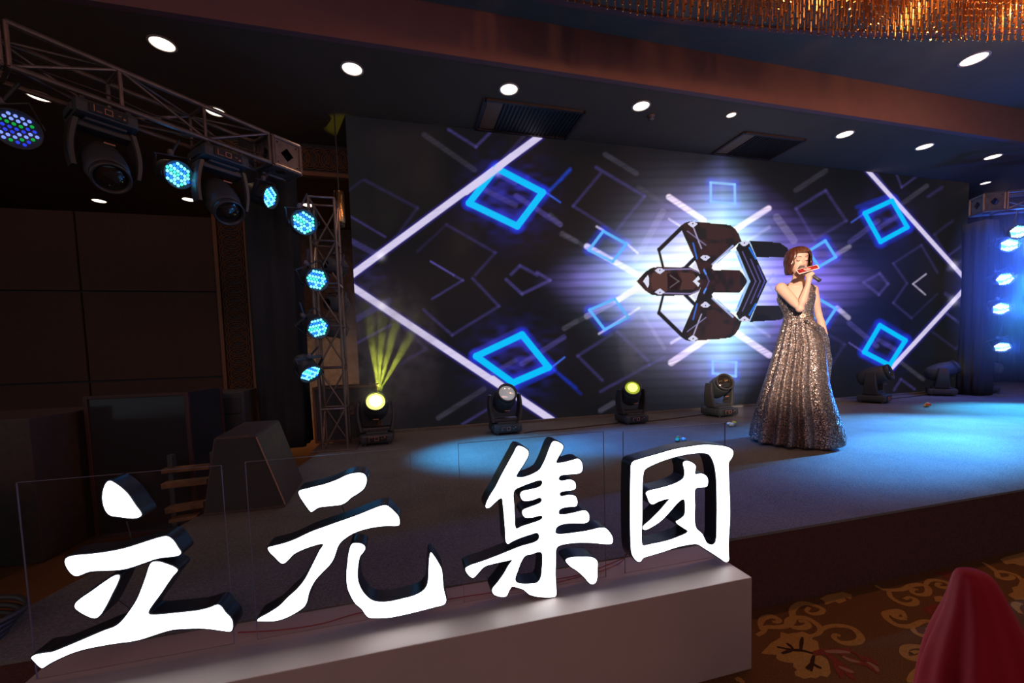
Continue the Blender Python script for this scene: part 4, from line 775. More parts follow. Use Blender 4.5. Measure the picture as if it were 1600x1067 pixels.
# ================================================================== MOVING HEADS
m_glass = mat('dark_lens', (.02, .015, .012), .05, 0, spec=1.0); m_lensw = mat('pale_lens', (.6, .6, .62), .15, .6, emis=(.8, .8, .85), estr=.28)  # pale lens: reflected light put in as a faint glow of its own
m_yel = emi('lens_yellow', (.85, 1.0, .12), 3.0); m_hot = emi('lens_hot', (1, 1, .72), 4.0); m_yel2 = emi('lens_olive', (.5, .6, .05), .8); m_mark = mat('panel_print', (.5, .2, .1), .5); m_ylamp = emi('lens_amber', (1, .75, .1), 1.4)
def moving_head(loc, rz, d, lens, lab, sc=1.0, hang=False):
    """d: world direction the lens looks in; rz: turn of base and yoke"""
    r = empty('moving_head', loc, rz); tag(r, lab, 'stage light', 'moving head lights'); s = sc; sg = -1 if hang else 1
    bm = BM(); box(bm, (0, 0, sg*.07*s), (.33*s, .33*s, .1*s), bev=.03*s); box(bm, (0, 0, sg*.125*s), (.22*s, .22*s, .03*s), bev=.012*s)
    for a in (-1, 1): box(bm, (a*.166*s, 0, sg*.075*s), (.02*s, .2*s, .05*s), bev=.007*s)
    b_ = obj('base', bm, m_black, r)
    bm = BM(); box(bm, (0, -.169*s, sg*.072*s), (.2*s, .012*s, .06*s), bev=.004*s); dp = obj('display_panel', bm, m_gloss, r)
    bm = BM()
    for (x, z, w_, h_) in ((-.075, .072, .004, .045), (-.05, .09, .03, .004), (-.02, .072, .004, .035), (.018, .072, .004, .035), (-.001, .09, .042, .004), (-.001, .055, .042, .004), (.055, .072, .016, .004), (.08, .085, .012, .012)): box(bm, (x*s, -.177*s, sg*z*s), (w_*s, .003, h_*s))
    obj('panel_print', bm, m_mark, dp)
    for a in (-1, 1):
        for b in (-1, 1):
            bm = BM(); lathe(bm, [(.018*s, 0), (.016*s, .022*s)], 10, (a*.12*s, b*.12*s, 0 if not hang else -.022*s)); obj('foot', bm, m_plastic, r)
    zc = sg*.39*s
    for a in (-1, 1):
        bm = BM(); ring = []
        for k in range(11):
            t = k/10; z = sg*(.135+.31*t)*s; wd = (.085-.03*t)*s; th = .042*s*(1-.25*t); x = a*(.15+.03*math.sin(pi*t*.8))*s
            ring.append([(x+th/2*cx__, wd*cy__ if abs(cy__) < 2 else 0, z) for cx__, cy__ in ((-1, -.8), (-.6, -1), (.6, -1), (1, -.8), (1, .8), (.6, 1), (-.6, 1), (-1, .8))])
        loft(bm, ring); obj('yoke_arm', bm, m_plastic, r, smooth=False)
    bm = BM(); box(bm, (0, 0, sg*.15*s), (.34*s, .13*s, .05*s), bev=.015*s); obj('yoke_bridge', bm, m_plastic, r)
    dl_ = Matrix.Rotation(-rz, 3, 'Z') @ Vector(d).normalized(); q = dl_.to_track_quat('Z', 'Y').to_matrix().to_4x4(); T = Matrix.Translation((0, 0, zc)) @ q
    bm = BM(); lathe(bm, [(.03, -.2), (.085, -.19), (.118, -.14), (.128, -.05), (.128, .03), (.118, .1), (.108, .15), (.1, .15)], 28)
    for v in bm.verts: v.co *= s
    bm.transform(T); hd = obj('head_shell', bm, m_black, r, smooth=True)
    bm = BM(); lathe(bm, [(.1, .135), (.112, .14), (.114, .185), (.106, .192), (.098, .19), (.094, .16), (.094, .14)], 28, cap=False)
    for v in bm.verts: v.co *= s
    bm.transform(T); obj('front_ring', bm, m_plastic, r, smooth=True)
    bm = BM(); lathe(bm, [(.092, .158), (.07, .172), (.04, .181), (.001, .184)], 24, cap=False)
    for v in bm.verts: v.co *= s
    bm.transform(T); L = obj('lens', bm, lens[0], r, smooth=True)
    if lens[1]:
        bm = BM(); lathe(bm, [(.062, .1785), (.04, .184), (.001, .187)], 20, cap=False)
        for v in bm.verts: v.co *= s
        bm.transform(T); obj('hot_spot', bm, lens[1], L, smooth=True)
    bm = BM(); box(bm, (0, -.128*s, zc-.12*s*sg), (.06*s, .006, .008*s)); obj('label_strip', bm, m_mark, r)
    return r, Vector(loc)+Matrix.Rotation(rz, 3, 'Z')@(T@Vector((0, 0, .19*s)))
S_ = .95
_, L1 = moving_head((-.317, 4.36, ZS+.001), .03, (.07, -.9, .42), (m_yel, m_hot), 'moving head throwing yellow beams at the left end of the stage', S_)
moving_head((1.03, 4.37, ZS+.001), .0, (-.0, -.9, .5), (m_lensw, None), 'moving head with pale lens under the lower left blue square', S_)
_, L3 = moving_head((2.58, 4.36, ZS+.001), .0, (-.35, -.85, .55), (m_yel2, m_yel), 'moving head with small yellow green lamp glow, centre of the stage back', .9)
moving_head((3.83, 4.36, ZS+.001), .1, (-.25, -.9, .45), (m_glass, None), 'moving head with dark lens just left of the singer', .95)
moving_head((6.6, 4.45, ZS+.001), .35, (.32, -.8, .3), (m_glass, None), 'moving head with dark orange glinting lens right of the singer', 1.0)
moving_head((8.25, 4.6, ZS+.001), .62, (.95, -.55, .38), (m_ylamp, None), 'moving head turned sideways near the right end of the screen', 1.0)
moving_head((9.2, 4.6, ZS+.001), .7, (.9, -.5, -.3), (m_glass, None), 'dark moving head at the foot of the right lamp tower', 1.05)
p = on_truss(338); moving_head((p.x, p.y, 2.876), .75, (.5, -.55, -.75), (m_glass, None), 'black moving head hanging under the right half of the left truss', .95, hang=True)
p = on_truss(155); moving_head((p.x, p.y, 2.876), .75, (.5, -.6, -.7), (m_glass, None), 'black moving head hanging under the left half of the left truss', .9, hang=True)
haze('haze', (-.2, 4.3, 1.32), (1.3, .62, 1.6), 1.1, 'yellow lit haze over the leftmost moving head', 7)
for (tx_, ty_), e in (((577, 498), 230), ((597, 500), 240), ((619, 500), 240), ((648, 512), 200)):
    tgt = ony(tx_, ty_, 4.46); a = Vector((L1.x+.03, L1.y+.02, L1.z+.07)); light('gobo_beam', 'SPOT', a, tuple(tgt), e, (.8, .9, .08), spot_size=math.radians(10), spot_blend=.6, shadow_soft_size=.008)
haze('haze', (2.55, 4.2, 1.4), (.5, .3, 1.2), 1.6, 'faint haze over the centre moving head', 5)
for tx_ in (985, 993, 1000):
    tgt = ony(tx_, 500, 4.46); a = Vector((L3.x, L3.y+.02, L3.z+.05)); light('gobo_beam', 'SPOT', a, tuple(tgt), 9, (.8, .85, .1), spot_size=math.radians(3), spot_blend=.6, shadow_soft_size=.005)

# ================================================================== EQUIPMENT LEFT OF THE STAGE
def cabinet(name, c, s, rz, lab, cat, m_body, trim=None, grille=False, handle=True):
    r = empty(name, (c[0], c[1], c[2]), rz); tag(r, lab, cat)
    bm = BM(); box(bm, (0, 0, s[2]/2), s, bev=.008); obj('body', bm, m_body, r)
    if trim:
        for a in (-1, 1):
            for b in (-1, 1):
                bm = BM(); box(bm, (a*s[0]/2, b*s[1]/2, s[2]/2), (.025, .025, s[2]), bev=.004); obj('corner_trim', bm, trim, r)
        for b in (-1, 1):
            for z in (.012, s[2]-.012):
                bm = BM(); box(bm, (0, b*s[1]/2, z), (s[0], .024, .024), bev=.004); obj('edge_trim', bm, trim, r)
    if handle:
        bm = BM(); box(bm, (0, -s[1]/2-.006, s[2]*.55), (.14, .012, .09), bev=.004); h = obj('handle_plate', bm, m_steel, r)
        bm = BM(); tube(bm, [(-.045, -s[1]/2-.014, s[2]*.55), (-.045, -s[1]/2-.03, s[2]*.55), (.045, -s[1]/2-.03, s[2]*.55), (.045, -s[1]/2-.014, s[2]*.55)], .005, 6); obj('handle', bm, m_plastic, h)
    return r
# wedge monitor on the stage corner: sloped sides
A0 = Vector(onz(446, 793, ZS+.001)); A1 = Vector(onz(474, 750, ZS+.001)); B0 = Vector(ony(400, 680, A0.y+.1)); B1 = Vector(ony(436, 656, A1.y+.02)); zt = (B0.z+B1.z)/2
c0 = Vector(((A0.x+A1.x)/2-.2, (A0.y+A1.y)/2, ZS+.001)); wm = empty('wedge_monitor', c0); tag(wm, 'tall black wedge shaped stage monitor standing on the left stage corner', 'loudspeaker')
pr = [(A0.x, A0.y), (A1.x, A1.y), (A1.x-.42, A1.y), (A0.x-.42, A0.y)]; tp = [(B0.x, B0.y), (B1.x, B1.y), (B1.x-.22, B1.y), (B0.x-.22, B0.y)]
bm = BM(); bo = [bm.verts.new((x-c0.x, y-c0.y, 0)) for x, y in pr]; to_ = [bm.verts.new((x-c0.x, y-c0.y, z-ZS)) for (x, y), z in zip(tp, (B0.z, B1.z, B1.z, B0.z))]
bm.faces.new(bo[::-1]); bm.faces.new(to_)
for i in range(4): bm.faces.new((bo[i], bo[(i+1) % 4], to_[(i+1) % 4], to_[i]))
bmesh.ops.recalc_face_normals(bm, faces=bm.faces); bmesh.ops.bevel(bm, geom=bm.edges[:], offset=.007, segments=2, affect='EDGES'); obj('cabinet', bm, m_case, wm)
bm = BM(); e0 = Vector((A0.x-c0.x, A0.y-c0.y-.004, .02)); e1 = Vector((B0.x-c0.x, B0.y-c0.y-.004, B0.z-ZS-.01)); f0 = e0-Vector((.41, 0, 0)); f1 = e1-Vector((.21, 0, 0))
quad(bm, [f0, e0, e1, f1]); r_ = bmesh.ops.solidify(bm, geom=bm.faces[:], thickness=.004); obj('grille', bm, m_black, wm)
tube_part('edge_bead', e0+Vector((.002, -.002, 0)), e1+Vector((.002, -.002, 0)), .0035, wm, mat('bead', (.35, .17, .09), .5), 5)
bm = BM(); lathe(bm, [(.001, 0), (.012, 0), (.012, .004), (.001, .004)], 12); bm.transform(Matrix.Translation(Vector(ony(464, 738, 3.0))-c0+Vector((.012, 0, 0))) @ Matrix.Rotation(pi/2, 4, 'Y')); obj('socket', bm, m_steel, wm)
# gear on the floor behind the stage side
p = ony(95, 690, 3.4)
cabinet('subwoofer', (-2.75, 3.55, 0), (1.0, .7, .92), -.05, 'wide dark brown subwoofer standing on the floor behind the leftmost letter', 'loudspeaker', m_case)
cabinet('equipment_cabinet', (-1.86, 3.75, 0), (.62, .5, 1.02), -.05, 'glossy black equipment cabinet reflecting a yellow lamp, left of the stage', 'cabinet', m_gloss, mat('red_edge', (.05, .016, .016), .5), handle=False)
rk = cabinet('amplifier_rack', (-1.72, 4.45, 0), (.5, .5, .96), .1, 'amplifier rack with two small blue and one red indicator lamps', 'rack', m_black, None, handle=False)
for k in range(5):
    bm = BM(); box(bm, (0, -.26, .16+.17*k), (.44, .02, .15), bev=.004); u_ = obj('rack_unit', bm, m_plastic, rk)
pi_ = Vector(ony(327, 670, 4.24))
for (x, y, cc, nm) in ((328, 669, (.1, .15, 1), 'b'), (330, 681, (.1, .15, 1), 'b'), (333, 690, (1, .25, .05), 'r')):
    q = Vector(ony(x, y, 4.2)); bm = BM(); box(bm, (0, 0, 0), (.022, .012, .014), bev=.003); oo = obj('indicator_lamp', bm, emi('ind_'+nm, cc, 1.6), rk); oo.location = rk.matrix_world.inverted() @ q if False else (Matrix.Rotation(-.1, 3, 'Z') @ (q-rk.location))
rc_ = cabinet('road_case', (-.62, 4.72, ZS+.001), (.62, .3, .58), .0, 'dark road case with tan edge strips behind the left moving head', 'case', m_black, mat('tan_edge', (.17, .085, .05), .55), handle=True)
# timber-framed dolly: planks under the gear
dy = empty('timber_pallet', (-1.62, 3.2, 0)); tag(dy, 'open timber frame with two visible planks beside the left stage edge', 'pallet')
for (xa, ya), (xb, yb), Yp, h_ in (((256, 758), (327, 750), 3.1, .035), ((262, 796), (322, 786), 2.95, .035), ((256, 735), (330, 728), 3.3, .03), ((268, 812), (312, 805), 2.9, .02)):
    a = Vector(ony(xa, ya, Yp)); b = Vector(ony(xb, yb, Yp)); bm = BM(); mid = (a+b)/2; L_ = (b-a).length; box(bm, mid-dy.location, (L_, .07, h_), Matrix.Rotation(-math.atan2((b-a).z, (b-a).x), 3, 'Y'), bev=.003); obj('plank', bm, m_wood, dy)
for x in (256, 325):
    a = Vector(ony(x, 770, 3.2)); bm = BM(); box(bm, (a.x-dy.location.x, .12, .3), (.03, .05, .6), bev=.003); obj('post', bm, m_black, dy)
lb = empty('timber_screen', (-2.3, 2.6, 0)); tag(lb, 'rough timber boarding standing on the floor at the far left', 'boards')
for k in range(6):
    bm = BM(); box(bm, (-.18, 0, .1+.12*k), (.62, .03, .105), bev=.004); obj('plank', bm, m_wood, lb)
bm = BM(); box(bm, (.15, -.02, .38), (.05, .03, .76), bev=.004); obj('post', bm, m_black, lb)
# coiled black cable at the lower left, by the end of the plinth
bm = BM(); 
for k in range(4):
    c_ = Vector((-1.42+.006*k, 1.62+.01*k, ZS+.012+.018*k)); tube(bm, [(c_.x+(.13+.004*k)*math.cos(a), c_.y+(.13)*math.sin(a), c_.z+.004*math.sin(3*a+k)) for a in np.linspace(0, 2*pi, 40)[:-1]], .0095, 8, closed=True)
tag(obj('cable_coil', bm, m_plastic, smooth=True), 'coil of thick black cable lying on the stage corner at lower left', 'cable')

# ================================================================== LITTLE THINGS ON THE STAGE
def petals(name, px, py, cols, lab):
    c = Vector(onz(px, py, ZS)); r = empty(name, (c.x, c.y, ZS+.001)); tag(r, lab, 'flower', 'dropped flowers on the stage'); rs = random.Random(px)
    for k, cc in enumerate(cols):
        bm = BM(); bmesh.ops.create_icosphere(bm, subdivisions=2, radius=.022); a = rs.uniform(0, 6.28)
        for v in bm.verts: v.co = Vector((v.co.x*rs.uniform(.8, 1.2), v.co.y*rs.uniform(.7, 1.1), v.co.z*.7))*(1+.25*math.sin(9*v.co.x*60)); 
        off = Vector((.032*math.cos(a), .022*math.sin(a), .016+.012*(k % 3))); bmesh.ops.rotate(bm, verts=bm.verts, matrix=Matrix.Rotation(a, 3, 'Z'))
        for v in bm.verts: v.co += off; v.co.z = max(0, v.co.z)
        obj('petal', bm, mat('petal_%d_%d_%d' % cc, lin(cc), .7), r, smooth=True)
    bm = BM(); tube(bm, [(.02, 0, .006), (.05, .012, .005), (.075, .004, .005)], .003, 5); obj('stem', bm, mat('stem_green', (.05, .2, .06), .7), r)
petals('fabric_flower', 1063, 691, [(190, 225, 255), (150, 210, 255), (120, 120, 30), (170, 60, 40), (20, 200, 160), (200, 190, 255)], 'small pale blue and olive flower on the stage above the framed letter')
petals('fabric_flower', 1143, 666, [(235, 235, 235), (240, 225, 225), (220, 60, 60), (240, 190, 90), (240, 240, 235), (200, 210, 60)], 'small white and red flower on the stage left of the singer')
petals('fabric_flower', 1449, 636, [(250, 190, 80), (250, 170, 60), (240, 60, 50), (250, 200, 110), (230, 40, 40), (255, 210, 120)], 'small orange and red flower on the blue lit stage at right')
tag(wire('floor_cable', [tuple(onz(x, y, ZS+.007)) for x, y in ((820, 676), (838, 673), (870, 671), (900, 668), (935, 664), (965, 661))], .006, m_case), 'dark cable on the stage between the second and third moving heads', 'cable')
tag(wire('floor_cable', [tuple(onz(x, y, ZS+.007)) for x, y in ((1010, 658), (1040, 655), (1080, 650), (1108, 646))], .006, m_case), 'dark cable on the stage between the third and fourth moving heads', 'cable')
tag(wire('floor_cable', [tuple(onz(x, y, ZS+.007)) for x, y in ((1375, 625), (1400, 622), (1430, 619), (1450, 616))], .006, m_case), 'dark cable on the stage right of the singer between moving heads', 'cable')

# ================================================================== THE SINGER
m_skin = mat('skin', (.66, .40, .30), .5, noise=.03, nscale=20, spec=.3)
m_hair = mat('hair', (.085, .024, .011), .33, noise=.5, nscale=9, spec=.6)
m_brow = mat('brow', (.07, .03, .02), .7); m_lip = mat('lip', (.55, .08, .08), .4)
def sequin_mat():
    m = bpy.data.materials.new('sequin_cloth'); m.use_nodes = True; nt = m.node_tree; b = nt.nodes['Principled BSDF']
    tc = nt.nodes.new('ShaderNodeTexCoord'); vo = nt.nodes.new('ShaderNodeTexVoronoi'); vo.inputs['Scale'].default_value = 170; nt.links.new(tc.outputs['Object'], vo.inputs['Vector'])
    r = nt.nodes.new('ShaderNodeValToRGB'); sep = nt.nodes.new('ShaderNodeSeparateColor'); nt.links.new(vo.outputs['Color'], sep.inputs[0]); nt.links.new(sep.outputs[0], r.inputs[0])
    e = r.color_ramp.elements; e[0].position = 0; e[0].color = (.03, .04, .06, 1); e[1].position = 1; e[1].color = (.95, .8, .7, 1); x = e.new(.6); x.color = (.24, .17, .15, 1); x = e.new(.88); x.color = (.42, .31, .27, 1)  # palest and darkest cells put sparkle and cool fold shade into the colour
    nt.links.new(r.outputs[0], b.inputs['Base Color']); b.inputs['Metallic'].default_value = .62; b.inputs['Roughness'].default_value = .36
    geo = nt.nodes.new('ShaderNodeNewGeometry'); s1 = nt.nodes.new('ShaderNodeVectorMath'); s1.operation = 'SUBTRACT'; s1.inputs[1].default_value = (.5, .5, .5); nt.links.new(vo.outputs['Color'], s1.inputs[0])
    s2 = nt.nodes.new('ShaderNodeVectorMath'); s2.operation = 'SCALE'; s2.inputs['Scale'].default_value = .75; nt.links.new(s1.outputs[0], s2.inputs[0])
    s3 = nt.nodes.new('ShaderNodeVectorMath'); s3.operation = 'ADD'; nt.links.new(s2.outputs[0], s3.inputs[0]); nt.links.new(geo.outputs['Normal'], s3.inputs[1])
    s4 = nt.nodes.new('ShaderNodeVectorMath'); s4.operation = 'NORMALIZE'; nt.links.new(s3.outputs[0], s4.inputs[0]); nt.links.new(s4.outputs[0], b.inputs['Normal']); return m
m_seq = sequin_mat()
base = onz(1243, 700, ZS); D0 = float(M[2] @ (base-CAM)); DC = D0+.2; UP = DC/FPX
hv = ray(1243, 560); vv = Vector((hv[0], hv[1], 0)).normalized(); hh = Vector((vv.y, -vv.x, 0))     # vv away from the camera, hh viewer's right
def J(x, y, dd=0.0): return Vector(ond(x, y, DC+dd))
feet = J(1245, 690); P0 = Vector((feet.x, feet.y, ZS)); person = empty('person', P0); tag(person, 'woman with a brown bob in a floor length sequin gown singing on the stage', 'person')
def loc(o_bm): o_bm.transform(Matrix.Translation(-P0)); return o_bm
KR = .84
TT = [(436, 1247, 8.5, .9), (441, 1246, 13, .8), (444.5, 1245, 21, .62), (448, 1244, 27, .58), (453, 1243.5, 29.5, .58), (462, 1243.5, 29, .66), (470, 1244, 28, .72), (478, 1245, 25, .72), (490, 1247, 21.5, .72), (500, 1248, 22.5, .74), (520, 1249, 28, .8)]
def torso(y):
    ys = [t[0] for t in TT]; return [float(np.interp(y, ys, [t[k] for t in TT])) for k in (1, 2, 3)]
def tring(y, phis, inf=0.0):
    cx, hw, dr = torso(y); c = J(cx, y); R = hw*UP*KR+inf; out = []
    for ph in phis: out.append(c+hh*(R*math.sin(ph))-vv*(R*dr*math.cos(ph)))
    return out
PH = [2*pi*k/40 for k in range(40)]
bm = BM(); loft(bm, [tring(y, PH) for y in (436, 439, 441, 444.5, 447, 450, 455, 462, 470, 478, 490, 500, 520)])
# neck
tube(bm, [J(1246, 446), J(1247, 438), J(1248, 428, -.005)], [.058, .047, .046], 16)
# her right arm (viewer's left) folded up to the microphone
micA, micB = J(1252, 419, -.16), J(1277, 435.5, -.235); mu = (micB-micA).normalized(); mc = J(1265, 428, -.20)
S1, E1, W1 = J(1220, 450, -.01), J(1250, 482, -.16), J(1262.5, 445, -.20)
tube(bm, [S1+Vector((.01, 0, .012)), S1, S1.lerp(E1, .35), S1.lerp(E1, .75), E1, E1.lerp(W1, .3), E1.lerp(W1, .7), W1, W1.lerp(mc, .45)], [.036, .046, .043, .037, .034, .035, .027, .021, .022], 16)
bmesh.ops.create_icosphere(bm, subdivisions=3, radius=.047, matrix=Matrix.Translation(S1+Vector((.004, 0, 0))))
bmesh.ops.create_icosphere(bm, subdivisions=3, radius=.034, matrix=Matrix.Translation(E1))
# palm
pm_ = W1.lerp(mc, .75)-vv*.0; tube(bm, [W1.lerp(mc, .2), pm_, mc+Vector((0, 0, -.016))], [.02, .027, .022], 14)
mx_ = mu.cross(Vector((0, 0, 1))).normalized(); my_ = mx_.cross(mu).normalized()
if mx_.dot(vv) > 0: mx_ = -mx_        # towards the camera
if my_.z < 0: my_ = -my_
for i, rr in enumerate((.0245, .0255, .0255, .0235)):
    cc = mc+mu*(-.030+.0185*i); pts = []
    a0, a1 = -100, 100-6*i
    for k in range(8):
        a = math.radians(a0+(a1-a0)*k/7); pts.append(cc+(mx_*math.cos(a)+my_*math.sin(a))*rr)
    tube(bm, pts, [.0095, .0095, .009, .009, .0085, .0085, .008, .0065], 8)
pts = [mc-mu*.012-mx_*.02-my_*.012, mc-mu*.03-mx_*.024+my_*.006, mc-mu*.045-mx_*.014+my_*.02]; tube(bm, pts, [.011, .0095, .007], 8)   # thumb
# her left arm hanging, hand gathering the skirt
S2, E2, W2, H2 = J(1270, 453, .03), J(1279, 492, .05), J(1289, 523, -.03), J(1288, 536, -.06)
tube(bm, [S2+Vector((-.01, 0, .012)), S2, S2.lerp(E2, .5), E2, E2.lerp(W2, .35), W2, W2.lerp(H2, .5), H2], [.036, .042, .036, .031, .031, .022, .025, .028], 16)
bmesh.ops.create_icosphere(bm, subdivisions=3, radius=.043, matrix=Matrix.Translation(S2))
for i in range(4):
    a = J(1291-2.6*i, 538+.5*i, -.075); b = J(1288.5-2.8*i, 545-.2*i, -.085); c = J(1284-2.6*i, 549-.8*i, -.07); tube(bm, [a, b, c], [.0105, .0095, .007], 8)
tube(bm, [J(1284, 533, -.07), J(1279, 539, -.085), J(1276.5, 545, -.085)], [.012, .01, .0075], 8)
# head
hc = J(1246.5, 408.5, -.01); ang = math.radians(26); Fh = (-vv*math.cos(ang)+hh*math.sin(ang)).normalized(); Fh = (Fh+Vector((0, 0, -.12))).normalized(); Rh = Fh.cross(Vector((0, 0, 1))).normalized(); Uh = Rh.cross(Fh).normalized()
HM = Matrix(((Rh.x, Fh.x, Uh.x, hc.x), (Rh.y, Fh.y, Uh.y, hc.y), (Rh.z, Fh.z, Uh.z, hc.z), (0, 0, 0, 1)))
hb = BM(); HT = [(-.118, .02, .062, .025), (-.110, .034, .076, .0), (-.095, .045, .083, -.03), (-.07, .057, .086, -.055), (-.045, .065, .086, -.075), (-.02, .070, .084, -.09), (.005, .072, .079, -.098), (.03, .0745, .083, -.102), (.06, .0735, .08, -.1), (.085, .064, .064, -.085), (.103, .045, .04, -.062), (.115, .02, .01, -.035)]
loft(hb, [[(hw*math.copysign(abs(math.sin(p))**.9, math.sin(p)), (yf+yb)/2+(yf-yb)/2*math.cos(p), z) for p in PH] for z, hw, yf, yb in HT])
tube(hb, [(0, .074, .02), (0, .088, -.005), (0, .098, -.03), (0, .086, -.042)], [.006, .0085, .0115, .008], 10)
for s in (-1, 1):
    bmesh.ops.create_icosphere(hb, subdivisions=2, radius=.011, matrix=Matrix.Translation((s*.012, .085, -.036)))
    tube(hb, [(s*.012, .081, .028), (s*.03, .078, .032), (s*.05, .066, .026)], [.006, .007, .005], 8)
    tube(hb, [(s*.07, -.015, .01), (s*.074, -.022, -.008), (s*.07, -.016, -.034)], [.008, .009, .006], 8)
    bmesh.ops.create_icosphere(hb, subdivisions=2, radius=.0135, matrix=Matrix.Translation((s*.032, .0695, .008)))
tube(hb, [(-.022, .08, -.064), (0, .089, -.0635), (.022, .08, -.064)], [.004, .0065, .004], 8)
hb.transform(HM); tmp = bpy.data.meshes.new('t'); hb.to_mesh(tmp); hb.free(); bm.from_mesh(tmp); bpy.data.meshes.remove(tmp)
loc(bm); body = obj('body', bm, m_skin, person, smooth=True)
mod = body.modifiers.new('r', 'REMESH'); mod.mode = 'VOXEL'; mod.voxel_size = .0042; mod.use_smooth_shade = True
ms = body.modifiers.new('s', 'SMOOTH'); ms.iterations = 3; ms.factor = .5
dg = bpy.context.evaluated_depsgraph_get(); dg.update(); me = bpy.data.meshes.new_from_object(body.evaluated_get(dg)); body.modifiers.clear(); body.data = me
def hpart(name, fn, m):
    b = BM(); fn(b); b.transform(HM); loc(b); return obj(name, b, m, person, smooth=True)
for s in (-1, 1):
    hpart('eyelash', lambda b: tube(b, [(s*.019, .0815, .003), (s*.026, .0835, -.0005), (s*.035, .0825, -.001), (s*.046, .0755, .004)], [.0012, .0022, .0024, .001], 6), m_brow)
    hpart('eyebrow', lambda b: tube(b, [(s*.014, .085, .033), (s*.03, .085, .038), (s*.05, .0735, .033)], [.0022, .0028, .001], 6), m_brow)
hpart('lips', lambda b: (tube(b, [(-.02, .0815, -.062), (-.007, .093, -.0575), (0, .094, -.059), (.007, .093, -.0575), (.02, .0815, -.062)], [.002, .0048, .0045, .0048, .002], 8), tube(b, [(-.018, .0815, -.066), (0, .092, -.0715), (.018, .0815, -.066)], [.002, .0058, .002], 8)), m_lip)
# hair: bob with a side parting
hb = BM(); NT, NZ = 150, 34; G = []
def headr(z): return [float(np.interp(z, [t[0] for t in HT], [t[k] for t in HT])) for k in (1, 2, 3)]
for i in range(NT+1):
    th = -pi+2*pi*i/NT; a = abs(th); part = th+.08
    if abs(part) < .62: zb = .072
    elif a < 1.1: zb = .072-(min(abs(part), 1.1)-.62)/.48*.185
    else: zb = -.112
    zb = max(-.112 if a > .9 else zb, -.125); col = []
    for j in range(NZ+1):
        t_ = j/NZ; z = .128+(zb-.128)*t_**1.05
        hw, yf, yb = headr(min(.113, max(-.045, z))); k = math.sqrt(max(0, 1-(max(0, z-.06)/.069)**2)) if z > .06 else 1
        if z > .06: hw0, yf0, yb0 = headr(.06); hw, yf, yb = hw0*k, yf0*k-(1-k)*.005, yb0*k
        off = .013+.017*min(1, max(0, (.1-z)/.12)); off *= (k if z > .06 else 1); 
        if z < -.06: off -= .016*((-.06-z)/.06)**2
        off += .0022*math.sin(23*th+3*math.sin(z*30))+.0012*math.sin(61*th+z*40)
        if a < 1.2: off += .004
        x = (hw+off)*math.sin(th); y = (yf+yb)/2+((yf-yb)/2+off)*math.cos(th); col.append(hb.verts.new((x, y, z)))
    G.append(col)
for i in range(NT):
    for j in range(NZ): hb.faces.new((G[i][j], G[i][j+1], G[i+1][j+1], G[i+1][j]))
bmesh.ops.remove_doubles(hb, verts=hb.verts, dist=.0003); bmesh.ops.recalc_face_normals(hb, faces=hb.faces)
hb.transform(HM); loc(hb); hair = obj('hair', hb, m_hair, person, smooth=True); so = hair.modifiers.new('t', 'SOLIDIFY'); so.thickness = .011; so.offset = -1

# gown: bodice with V neckline, belt seam, pleated skirt
def ytop(ph):
    ph = (ph+pi) % (2*pi)-pi; q = abs(ph-.12)
    if q < .72: return 474-30.5*(q/.72)
    if q < .95: return 443.2
    if q < 1.15: return 443.2+(q-.95)/.2*20
    if q < 2.2: return 463
    return 456
NB = 96; bm = BM(); cols = []
for i in range(NB):
    ph = 2*pi*i/NB; yt = ytop(ph); col = []
    for j in range(18):
        y = 499+(yt-499)*j/17; p = tring(y, [ph], .006+.0015*math.sin(ph*11+y*.2)*(1 if y > 465 else .3))[0]; col.append(bm.verts.new(p))
    cols.append(col)
for i in range(NB):
    A = cols[i]; B_ = cols[(i+1) % NB]
    for j in range(17): bm.faces.new((A[j], B_[j], B_[j+1], A[j+1]))
loc(bm); bod = obj('bodice', bm, m_seq, person, smooth=True); so = bod.modifiers.new('t', 'SOLIDIFY'); so.thickness = .003
# crossed pleats on the bodice front and gathered rosette at the waist
bm = BM()
for k in range(6):
    pts = []
    for t_ in np.linspace(0, 1, 9):
        ph = -.1+.35*t_+.16*k*.5+.62*t_; y = 494-2.2*k-(24+1.5*k)*t_; pts.append(tring(y, [ph], .011)[0])
    tube(bm, pts, [.003, .0055, .006, .006, .006, .006, .0055, .005, .003], 6)
loc(bm); obj('bodice_pleats', bm, m_seq, person, smooth=True)['kind'] = 'stuff'
bm = BM(); ctr = tring(495, [.25], .014)[0]
for k in range(9):
    a = 2*pi*k/9; tube(bm, [ctr, ctr+hh*.018*math.cos(a)+Vector((0, 0, .016*math.sin(a)))-vv*.012, ctr+hh*.036*math.cos(a)+Vector((0, 0, .026*math.sin(a)))], [.005, .008, .003], 6)
loc(bm); obj('waist_rosette', bm, mat('sequin_light', (.8, .62, .5), .3, .6), person, smooth=True)
SK = [(496, 1225.5, 1269.5), (503, 1223.5, 1271.5), (512, 1220.5, 1274), (524, 1217, 1279), (535, 1213.5, 1284), (550, 1209, 1287), (562, 1205.5, 1288.5), (580, 1200, 1290), (596, 1195, 1292), (613, 1189.5, 1296), (630, 1184, 1301), (645, 1180, 1306), (657, 1177, 1309.5), (670, 1173.5, 1313), (682, 1171.5, 1314), (690, 1171, 1313)]
NS = 260; rings = []
ys = np.concatenate([np.linspace(496, 690, 74)]); 
